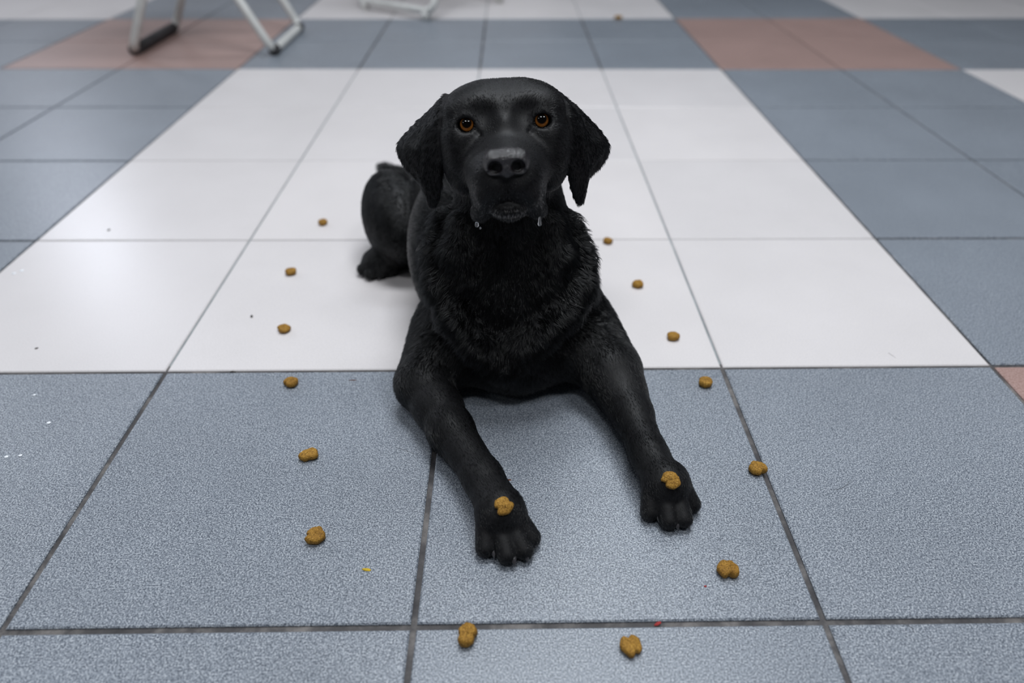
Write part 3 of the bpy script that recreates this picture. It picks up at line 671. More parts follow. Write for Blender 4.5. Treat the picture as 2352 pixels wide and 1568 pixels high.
    ('t', 'u', 0.0012, [0.8217, 0.3406, 0.2883, 0.8254, 0.3409, 0.2846, 0.8193, 0.3277, 0.2799, 0.0046]),
    ('t', 'u', 0.0012, [0.8217, 0.3406, 0.2883, 0.8193, 0.3541, 0.2928, 0.8262, 0.3545, 0.286, 0.0042]),
    ('t', 'u', 0.0012, [0.8217, 0.3406, 0.2883, 0.8262, 0.3545, 0.286, 0.8254, 0.3409, 0.2846, 0.0042]),
    ('t', 'u', 0.0012, [0.8254, 0.3409, 0.2846, 0.8288, 0.3407, 0.281, 0.8193, 0.3277, 0.2799, 0.0046]),
    ('t', 'u', 0.0012, [0.8254, 0.3409, 0.2846, 0.8262, 0.3545, 0.286, 0.8325, 0.354, 0.2795, 0.0042]),
    ('t', 'u', 0.0012, [0.8254, 0.3409, 0.2846, 0.8325, 0.354, 0.2795, 0.8288, 0.3407, 0.281, 0.0042]),
    ('t', 'u', 0.0012, [0.8288, 0.3407, 0.281, 0.8315, 0.3399, 0.2778, 0.8193, 0.3277, 0.2799, 0.0046]),
    ('t', 'u', 0.0012, [0.8288, 0.3407, 0.281, 0.8325, 0.354, 0.2795, 0.8376, 0.3527, 0.2736, 0.0042]),
    ('t', 'u', 0.0012, [0.8288, 0.3407, 0.281, 0.8376, 0.3527, 0.2736, 0.8315, 0.3399, 0.2778, 0.0042]),
    ('t', 'u', 0.0012, [0.8315, 0.3399, 0.2778, 0.833, 0.3385, 0.2751, 0.8193, 0.3277, 0.2799, 0.0046]),
    ('t', 'u', 0.0012, [0.8315, 0.3399, 0.2778, 0.8376, 0.3527, 0.2736, 0.8407, 0.3503, 0.2685, 0.0042]),
    ('t', 'u', 0.0012, [0.8315, 0.3399, 0.2778, 0.8407, 0.3503, 0.2685, 0.833, 0.3385, 0.2751, 0.0042]),
    ('t', 'u', 0.0012, [0.833, 0.3385, 0.2751, 0.833, 0.3365, 0.2729, 0.8193, 0.3277, 0.2799, 0.0046]),
    ('t', 'u', 0.0012, [0.833, 0.3385, 0.2751, 0.8407, 0.3503, 0.2685, 0.8404, 0.3463, 0.2647, 0.0042]),
    ('t', 'u', 0.0012, [0.833, 0.3385, 0.2751, 0.8404, 0.3463, 0.2647, 0.833, 0.3365, 0.2729, 0.0042]),
    ('t', 'u', 0.0012, [0.833, 0.3365, 0.2729, 0.832, 0.3341, 0.2711, 0.8193, 0.3277, 0.2799, 0.0046]),
    ('t', 'u', 0.0012, [0.833, 0.3365, 0.2729, 0.8404, 0.3463, 0.2647, 0.8381, 0.3417, 0.2616, 0.0042]),
    ('t', 'u', 0.0012, [0.833, 0.3365, 0.2729, 0.8381, 0.3417, 0.2616, 0.832, 0.3341, 0.2711, 0.0042]),
    ('t', 'u', 0.0012, [0.832, 0.3341, 0.2711, 0.8303, 0.3317, 0.2694, 0.8193, 0.3277, 0.2799, 0.0046]),
    ('t', 'u', 0.0012, [0.832, 0.3341, 0.2711, 0.8381, 0.3417, 0.2616, 0.8355, 0.3377, 0.2585, 0.0042]),
    ('t', 'u', 0.0012, [0.832, 0.3341, 0.2711, 0.8355, 0.3377, 0.2585, 0.8303, 0.3317, 0.2694, 0.0042]),
    ('t', 'u', 0.0012, [0.8303, 0.3317, 0.2694, 0.8278, 0.329, 0.2674, 0.8193, 0.3277, 0.2799, 0.0046]),
    ('t', 'u', 0.0012, [0.8303, 0.3317, 0.2694, 0.8355, 0.3377, 0.2585, 0.8313, 0.3332, 0.2551, 0.0042]),
    ('t', 'u', 0.0012, [0.8303, 0.3317, 0.2694, 0.8313, 0.3332, 0.2551, 0.8278, 0.329, 0.2674, 0.0042]),
    ('t', 'u', 0.0012, [0.8278, 0.329, 0.2674, 0.8241, 0.3255, 0.2651, 0.8193, 0.3277, 0.2799, 0.0046]),
    ('t', 'u', 0.0012, [0.8278, 0.329, 0.2674, 0.8313, 0.3332, 0.2551, 0.8236, 0.3263, 0.251, 0.0042]),
    ('t', 'u', 0.0012, [0.8278, 0.329, 0.2674, 0.8236, 0.3263, 0.251, 0.8241, 0.3255, 0.2651, 0.0042]),
    ('t', 'u', 0.0012, [0.8241, 0.3255, 0.2651, 0.8209, 0.3219, 0.2617, 0.8193, 0.3277, 0.2799, 0.0046]),
    ('t', 'u', 0.0012, [0.8241, 0.3255, 0.2651, 0.8236, 0.3263, 0.251, 0.8165, 0.3194, 0.2456, 0.0042]),
    ('t', 'u', 0.0012, [0.8241, 0.3255, 0.2651, 0.8165, 0.3194, 0.2456, 0.8209, 0.3219, 0.2617, 0.0042]),
    ('t', 'u', 0.0012, [0.8209, 0.3219, 0.2617, 0.8194, 0.3188, 0.2573, 0.8193, 0.3277, 0.2799, 0.0046]),
    ('t', 'u', 0.0012, [0.8209, 0.3219, 0.2617, 0.8165, 0.3194, 0.2456, 0.815, 0.3137, 0.2357, 0.0042]),
    ('t', 'u', 0.0012, [0.8209, 0.3219, 0.2617, 0.815, 0.3137, 0.2357, 0.8194, 0.3188, 0.2573, 0.0042]),
    ('t', 'u', 0.0012, [0.8194, 0.3188, 0.2573, 0.8187, 0.3168, 0.2549, 0.8193, 0.3277, 0.2799, 0.0046]),
    ('t', 'u', 0.0012, [0.8194, 0.3188, 0.2573, 0.815, 0.3137, 0.2357, 0.8145, 0.3096, 0.2291, 0.0042]),
    ('t', 'u', 0.0012, [0.8194, 0.3188, 0.2573, 0.8145, 0.3096, 0.2291, 0.8187, 0.3168, 0.2549, 0.0042]),
    ('t', 'u', 0.0012, [0.8187, 0.3168, 0.2549, 0.8174, 0.316, 0.257, 0.8193, 0.3277, 0.2799, 0.0046]),
    ('t', 'u', 0.0012, [0.8187, 0.3168, 0.2549, 0.8145, 0.3096, 0.2291, 0.8116, 0.3086, 0.2349, 0.0042]),
    ('t', 'u', 0.0012, [0.8187, 0.3168, 0.2549, 0.8116, 0.3086, 0.2349, 0.8174, 0.316, 0.257, 0.0042]),
    ('t', 'u', 0.0012, [0.8174, 0.316, 0.257, 0.8158, 0.3157, 0.262, 0.8193, 0.3277, 0.2799, 0.0046]),
    ('t', 'u', 0.0012, [0.8174, 0.316, 0.257, 0.8116, 0.3086, 0.2349, 0.8084, 0.3087, 0.2453, 0.0042]),
    ('t', 'u', 0.0012, [0.8174, 0.316, 0.257, 0.8084, 0.3087, 0.2453, 0.8158, 0.3157, 0.262, 0.0042]),
    ('t', 'u', 0.0012, [0.8158, 0.3157, 0.262, 0.8145, 0.3153, 0.2675, 0.8193, 0.3277, 0.2799, 0.0046]),
    ('t', 'u', 0.0012, [0.8158, 0.3157, 0.262, 0.8084, 0.3087, 0.2453, 0.8063, 0.3074, 0.2545, 0.0042]),
    ('t', 'u', 0.0012, [0.8158, 0.3157, 0.262, 0.8063, 0.3074, 0.2545, 0.8145, 0.3153, 0.2675, 0.0042]),
    ('t', 'u', 0.0012, [0.8145, 0.3153, 0.2675, 0.8134, 0.3153, 0.274, 0.8193, 0.3277, 0.2799, 0.0046]),
    ('t', 'u', 0.0012, [0.8145, 0.3153, 0.2675, 0.8063, 0.3074, 0.2545, 0.8044, 0.307, 0.2656, 0.0042]),
    ('t', 'u', 0.0012, [0.8145, 0.3153, 0.2675, 0.8044, 0.307, 0.2656, 0.8134, 0.3153, 0.274, 0.0042]),
    ('t', 'u', 0.0012, [0.8134, 0.3153, 0.274, 0.8123, 0.3164, 0.2819, 0.8193, 0.3277, 0.2799, 0.0046]),
    ('t', 'u', 0.0012, [0.8134, 0.3153, 0.274, 0.8044, 0.307, 0.2656, 0.8023, 0.3092, 0.2813, 0.0042]),
    ('t', 'u', 0.0012, [0.8134, 0.3153, 0.274, 0.8023, 0.3092, 0.2813, 0.8123, 0.3164, 0.2819, 0.0042]),
    ('t', 'u', 0.0012, [0.8123, 0.3164, 0.2819, 0.8113, 0.3184, 0.2898, 0.8193, 0.3277, 0.2799, 0.0046]),
    ('t', 'u', 0.0012, [0.8123, 0.3164, 0.2819, 0.8023, 0.3092, 0.2813, 0.8004, 0.3131, 0.2967, 0.0042]),
    ('t', 'u', 0.0012, [0.8123, 0.3164, 0.2819, 0.8004, 0.3131, 0.2967, 0.8113, 0.3184, 0.2898, 0.0042]),
    ('t', 'u', 0.0012, [0.8113, 0.3184, 0.2898, 0.8104, 0.3214, 0.2959, 0.8193, 0.3277, 0.2799, 0.0046]),
    ('t', 'u', 0.0012, [0.8113, 0.3184, 0.2898, 0.8004, 0.3131, 0.2967, 0.7989, 0.3181, 0.3076, 0.0042]),
    ('t', 'u', 0.0012, [0.8113, 0.3184, 0.2898, 0.7989, 0.3181, 0.3076, 0.8104, 0.3214, 0.2959, 0.0042]),
    ('t', 'u', 0.0012, [0.8104, 0.3214, 0.2959, 0.8092, 0.326, 0.2997, 0.8193, 0.3277, 0.2799, 0.0046]),
    ('t', 'u', 0.0012, [0.8104, 0.3214, 0.2959, 0.7989, 0.3181, 0.3076, 0.7972, 0.3255, 0.3148, 0.0042]),
    ('t', 'u', 0.0012, [0.8104, 0.3214, 0.2959, 0.7972, 0.3255, 0.3148, 0.8092, 0.326, 0.2997, 0.0042]),
    ('t', 'u', 0.0012, [0.8092, 0.326, 0.2997, 0.8076, 0.3324, 0.3013, 0.8193, 0.3277, 0.2799, 0.0046]),
    ('t', 'u', 0.0012, [0.8092, 0.326, 0.2997, 0.7972, 0.3255, 0.3148, 0.7932, 0.3392, 0.3173, 0.0042]),
    ('t', 'u', 0.0012, [0.8092, 0.326, 0.2997, 0.7932, 0.3392, 0.3173, 0.8076, 0.3324, 0.3013, 0.0042]),
    ('t', 'u', 0.0012, [0.8076, 0.3324, 0.3013, 0.8074, 0.3377, 0.3007, 0.8193, 0.3277, 0.2799, 0.0046]),
    ('t', 'u', 0.0012, [0.8076, 0.3324, 0.3013, 0.7932, 0.3392, 0.3173, 0.7914, 0.3512, 0.3163, 0.0042]),
    ('t', 'u', 0.0012, [0.8076, 0.3324, 0.3013, 0.7914, 0.3512, 0.3163, 0.8074, 0.3377, 0.3007, 0.0042]),
]
HO = np.array([0.74104, 0.3, 0.30892])
HB = np.array([[0.99861, 0.02188, 0.04799], [-0.05244, 0.31609, 0.94728], [0.00555, -0.94848, 0.3168]])      # head axes: right, up, forward

def prim_box(p):
    kind, op, k, a = p
    if kind == 'r':
        A, B = np.array(a[0:3]), np.array(a[4:7])
        lo = np.minimum(A - a[3], B - a[7]); hi = np.maximum(A + a[3], B + a[7])
    elif kind == 'e':
        c, rr = np.array(a[0:3]), max(a[3:6])
        R_ = np.array(a[6:15]).reshape(3, 3)
        e = np.sqrt(((R_ * np.array(a[3:6])[:, None]) ** 2).sum(0))
        lo, hi = c - e, c + e
    else:
        T = np.array(a[:9]).reshape(3, 3)
        lo, hi = T.min(0) - a[9], T.max(0) + a[9]
    return lo, hi

def prim_dist(p, X):
    kind, op, k, a = p
    a = np.asarray(a, np.float32)
    if kind == 'r':
        A, ra, B, rb = a[0:3], a[3], a[4:7], a[7]
        ba = B - A
        l = float(np.sqrt(ba @ ba))
        pa = X - A
        t = (pa @ ba) / (l * l)
        # slide along the axis so that the taper stays smooth
        q = pa - t[..., None] * ba
        d = np.sqrt((q * q).sum(-1))
        s = np.clip(t + d * (ra - rb) / (l * l) * -1.0, 0, 1)
        q = pa - s[..., None] * ba
        return np.sqrt((q * q).sum(-1)) - (ra + (rb - ra) * s)
    if kind == 'e':
        R_ = a[6:15].reshape(3, 3)
        q = (X - a[0:3]) @ R_.T
        k0 = np.sqrt(((q / a[3:6]) ** 2).sum(-1))
        k1 = np.sqrt(((q / (a[3:6] ** 2)) ** 2).sum(-1)) + 1e-9
        return k0 * (k0 - 1) / k1
    va, vb, vc, th = a[0:3], a[3:6], a[6:9], a[9]
    def seg(u, v):
        e = v - u
        w = X - u
        t = np.clip((w @ e) / (e @ e), 0, 1)
        q = w - t[..., None] * e
        return (q * q).sum(-1)
    n = np.cross(vb - va, vc - va)
    n = n / np.sqrt(n @ n)
    ins = ((X - va) @ np.cross(n, vb - va) >= 0) & ((X - vb) @ np.cross(n, vc - vb) >= 0) & ((X - vc) @ np.cross(n, va - vc) >= 0)
    de = np.minimum(np.minimum(seg(va, vb), seg(vb, vc)), seg(vc, va))
    dp = ((X - va) @ n) ** 2
    return np.sqrt(np.where(ins, dp, de)) - th

def blend(d, e, k, op):
    if op == 's':
        h = np.clip(0.5 - 0.5 * (d + e) / k, 0, 1)
        return d + (-e - d) * h + k * h * (1 - h)
    h = np.clip(0.5 + 0.5 * (e - d) / k, 0, 1)
    return e + (d - e) * h - k * h * (1 - h)

FAR = 0.06
def field_points(X, prims):
    X = np.asarray(X, np.float32)
    d = np.full(len(X), FAR, np.float32)
    order = np.argsort(X[:, 0], kind='stable')
    xs = X[order, 0]
    for p in prims:
        lo, hi = prim_box(p)
        m = p[2] + 0.012
        lo, hi = lo - m, hi + m
        sel = order[np.searchsorted(xs, lo[0]):np.searchsorted(xs, hi[0])]
        Y = X[sel, 1]
        sel = sel[(Y > lo[1]) & (Y < hi[1])]
        Z = X[sel, 2]
        sel = sel[(Z > lo[2]) & (Z < hi[2])]
        if len(sel):
            d[sel] = blend(d[sel], prim_dist(p, X[sel]), p[2], p[1])
    return d

def field_normals(X, prims, e=0.0012):
    ks = np.array([[1, -1, -1], [-1, -1, 1], [-1, 1, -1], [1, 1, 1]], np.float32)
    g = sum(k[None] * field_points(X + k * e, prims)[:, None] for k in ks)
    return g / (np.linalg.norm(g, axis=1, keepdims=True) + 1e-12)

def grow_surface(prims, h, lo=None, hi=None, iters=2):
    bx = [prim_box(p) for p in prims if p[1] == 'u']
    lo = np.min([b_[0] for b_ in bx], 0) - 0.012 if lo is None else lo
    hi = np.max([b_[1] for b_ in bx], 0) + 0.012 if hi is None else hi
    NB = 4
    nb = np.ceil((hi - lo) / (h * NB)).astype(int) + 1
    n = nb * NB
    H = h * NB
    # coarse pass: one sample in the middle of every block
    cc = np.stack(np.meshgrid(*[lo[i] + H * np.arange(nb[i]) + h * (NB - 1) / 2 for i in range(3)], indexing='ij'), -1).reshape(-1, 3).astype(np.float32)
    FC = field_points(cc, prims)
    near = np.nonzero(np.abs(FC) < H * 1.5)[0]
    off = (np.stack(np.meshgrid(*[np.arange(NB)] * 3, indexing='ij'), -1).reshape(-1, 3) - (NB - 1) / 2) * h
    X = (cc[near][:, None] + off[None].astype(np.float32))
    FF = np.full(X.shape[:2], FAR, np.float32)
    for p in prims:
        a, b_ = prim_box(p)
        m = p[2] + 0.004 + H
        sel = np.nonzero(((cc[near] > a - m) & (cc[near] < b_ + m)).all(1))[0]
        if len(sel):
            FF[sel] = blend(FF[sel], prim_dist(p, X[sel]), p[2], p[1])
    G = np.repeat(FC[:, None], NB ** 3, 1)
    G[near] = FF
    F = G.reshape(*nb, NB, NB, NB).transpose(0, 3, 1, 4, 2, 5).reshape(n)
    S = F < 0
    cnt = np.zeros(n - 1, np.int8)
    for i in (0, 1):
        for j in (0, 1):
            for k in (0, 1):
                cnt += S[i:n[0] - 1 + i, j:n[1] - 1 + j, k:n[2] - 1 + k]
    act = np.argwhere((cnt > 0) & (cnt < 8))
    idx = np.full(n - 1, -1, np.int32)
    idx[tuple(act.T)] = np.arange(len(act))
    acc = np.zeros((len(act), 3)); num = np.zeros(len(act))
    corners = [(i, j, k) for i in (0, 1) for j in (0, 1) for k in (0, 1)]
    for a in corners:
        for axis in range(3):
            if a[axis]:
                continue
            b_ = list(a); b_[axis] = 1
            fa = F[tuple((act + a).T)]; fb = F[tuple((act + b_).T)]
            m = (fa < 0) != (fb < 0)
            t = np.where(m, fa / np.where(m, fa - fb, 1), 0)
            pos = np.repeat(np.array(a, float)[None], len(act), 0)
            pos[:, axis] = t
            acc[m] += pos[m]; num[m] += 1
    V = lo + h * (act + acc / num[:, None])
    quads = []
    for axis in range(3):
        u, v = (axis + 1) % 3, (axis + 2) % 3
        s0 = [slice(1, n[i] - 1) for i in range(3)]
        s0[axis] = slice(0, n[axis] - 1)
        s1 = list(s0); s1[axis] = slice(1, n[axis])
        A, B = S[tuple(s0)], S[tuple(s1)]
        e = np.argwhere(A != B)
        inside = A[tuple(e.T)]
        base = e + [s.start for s in s0]
        def at(du, dv):
            q = base.copy(); q[:, u] += du; q[:, v] += dv
            return idx[tuple(q.T)]
        q = np.stack([at(-1, -1), at(0, -1), at(0, 0), at(-1, 0)], 1)
        q[~inside] = q[~inside][:, ::-1]
        quads.append(q)
    Q = np.concatenate(quads)
    Q = Q[(Q >= 0).all(1)]
    for _ in range(iters):
        d = field_points(V, prims)
        V = V - field_normals(V, prims) * np.clip(d, -h, h)[:, None] * 0.8
    return V, Q

def fast_mesh(name, V, Q, mats, parent=None):
    me = D.meshes.new(name)
    me.vertices.add(len(V)); me.vertices.foreach_set('co', np.asarray(V, np.float32).ravel())
    nl = Q.size
    me.loops.add(nl); me.loops.foreach_set('vertex_index', Q.astype(np.int32).ravel())
    me.polygons.add(len(Q))
    me.polygons.foreach_set('loop_start', np.arange(0, nl, Q.shape[1], dtype=np.int32))
    me.polygons.foreach_set('use_smooth', np.ones(len(Q), bool))
    me.update(calc_edges=True)
    me.validate()
    for m in mats:
        me.materials.append(m)
    return link(D.objects.new(name, me), parent)

def head(p):
    return HO + np.asarray(p, float) * 1e-3 @ HB

dog = link(D.objects.new('dog', None))
dog.location = (0.735, 0.46, 0.0)
tag(dog, 'black short-coated dog lying on the tiles with front legs stretched out, looking up', 'dog')
ORG = np.array(dog.location)

BV, BQ = grow_surface(PRIMS, 0.0024)
BV[:, 2] = np.maximum(BV[:, 2], 0.0008)
body = fast_mesh('body', BV - ORG, BQ, [M_SKIN], dog)

# nose leather
def hp(kind, op, k, a):
    if kind == 'r':
        A, B = head(a[0:3]), head(a[4:7])
        return ('r', op, k * 1e-3, [*A, a[3] * 1e-3, *B, a[7] * 1e-3])
    return ('e', op, k * 1e-3, [*head(a[0:3]), *(np.array(a[3:6]) * 1e-3), *HB.ravel()])
NOSE = [hp(*p) for p in [('e', 'u', 3, [0, -31, 62, 18, 11.2, 12.5]), ('e', 'u', 4, [0, -27.3, 62.5, 17.2, 6.8, 13.2]), ('e', 'u', 4, [-10.5, -33, 65, 8.2, 9, 9.5]), ('e', 'u', 3, [-10.5, -27.5, 64, 7.2, 6.5, 9]), ('e', 'u', 4, [10.5, -33, 65, 8.2, 9, 9.5]), ('e', 'u', 3, [10.5, -27.5, 64, 7.2, 6.5, 9]), ('e', 'u', 3, [0, -36, 68, 6, 8, 6.5]), ('e', 's', 1.6, [-9.6, -34.8, 75, 6.0, 5.6, 9.5]), ('r', 's', 1.4, [-11, -38.0, 74, 2.2, -18.5, -40.5, 66, 1.7]), ('e', 's', 1.6, [9.6, -34.8, 75, 6.0, 5.6, 9.5]), ('r', 's', 1.4, [11, -38.0, 74, 2.2, 18.5, -40.5, 66, 1.7]), ('r', 's', 1.6, [0, -37, 75.5, 0.7, 0, -46, 72.5, 0.9])]]
NV, NQ = grow_surface(NOSE, 0.0007)
nose = fast_mesh('nose', NV - ORG, NQ, [M_NOSE], dog)
tag(nose, 'glossy black leathery nose with two nostrils')

# eyes
def uv_ball(r, seg=32, rings=20, bulge=None):
    v, f = [], []
    for i in range(rings + 1):
        th = math.pi * i / rings
        for k in range(seg):
            ph = 2 * math.pi * k / seg
            z = r * math.cos(th)
            v.append((r * math.sin(th) * math.cos(ph), r * math.sin(th) * math.sin(ph), z))
    for i in range(rings):
        for k in range(seg):
            k2 = (k + 1) % seg
            f.append((i * seg + k, (i + 1) * seg + k, (i + 1) * seg + k2, i * seg + k2))
    return v, f
for s, aim in ((-1, [0.037, -0.614, 0.282]), (1, [-0.03, -0.616, 0.279])):
    v, f = uv_ball(0.0098)
    e = mesh_obj('eye', v, f, M_EYE, dog)
    tag(e, 'amber brown eye with a wide black pupil')
    zax = Vector(aim).normalized()
    yax = Vector(HB[1]); yax = (yax - zax * yax.dot(zax)).normalized()
    xax = yax.cross(zax)
    M = Matrix((xax, yax, zax)).transposed().to_4x4()
    M.translation = Vector(head((s * 33.8, -0.6, -1.6)) - ORG)
    e.matrix_local = M

# claws
for (p, d, ln, rd) in [((0.7303, 0.0647, 0.0095), (0.25, -1, -0.3), 0.005, 0.0026), ((0.7482, 0.0565, 0.0095), (0.2, -1, -0.3), 0.005, 0.0026), ((0.7593, 0.0609, 0.0095), (0.2, -1, -0.3), 0.005, 0.0026), ((0.7662, 0.0752, 0.0095), (0.35, -1, -0.3), 0.005, 0.0026), ((0.882, 0.1028, 0.0095), (0.15, -1, -0.3), 0.005, 0.0026), ((0.8972, 0.0942, 0.0095), (0.2, -1, -0.3), 0.005, 0.0026), ((0.9074, 0.0957, 0.0095), (0.3, -1, -0.3), 0.005, 0.0026), ((0.9173, 0.115, 0.0095), (0.4, -1, -0.3), 0.005, 0.0026), ((0.5351, 0.5507, 0.007), (-0.4, -1, -0.3), 0.007, 0.0022), ((0.5461, 0.5408, 0.007), (-0.3, -1, -0.3), 0.007, 0.0022), ((0.5589, 0.5431, 0.007), (-0.2, -1, -0.3), 0.007, 0.0022)]:
    p, d = Vector(p), Vector(d).normalized()
    pts = [p - d * ln * 0.5 + Vector((0, 0, 0.0005)), p, p + d * ln * 0.5 - Vector((0, 0, 0.0006)), p + d * ln - Vector((0, 0, 0.0022))]
    c = tube('claw', [q - Vector(ORG) for q in pts], [rd, rd, rd * 0.75, rd * 0.2], M_CLAW, dog, 10)
    tag(c, 'dark grey claw')

# drool
def drop(name, top, length, r0, r1, label):
    n = 12
    pts, rad = [], []
    for i in range(n + 1):
        t = i / n
        pts.append(Vector(top) - Vector((0, 0, length * t)) - Vector(ORG))
        neck = r0 * (1 - t) + r1 * t
        if t > 0.72:
            u = (t - 0.72) / 0.28
            neck *= math.sqrt(max(0.0, 1 - u * u)) * 0.98 + 0.02
        rad.append(neck)
    o = tube(name, pts, rad, M_WATER, dog, 14)
    tag(o, label)
drop('saliva_drop', [0.7722, 0.2391, 0.2461], 0.0098, 0.0008, 0.0019, 'clear hanging drop of drool')
drop('saliva_bead', [0.7166, 0.239, 0.2404], 0.0045, 0.0015, 0.0018, 'small clear bead of drool')
drop('saliva_bead', [0.7195, 0.2395, 0.2355], 0.0018, 0.0007, 0.0008, 'small clear bead of drool')

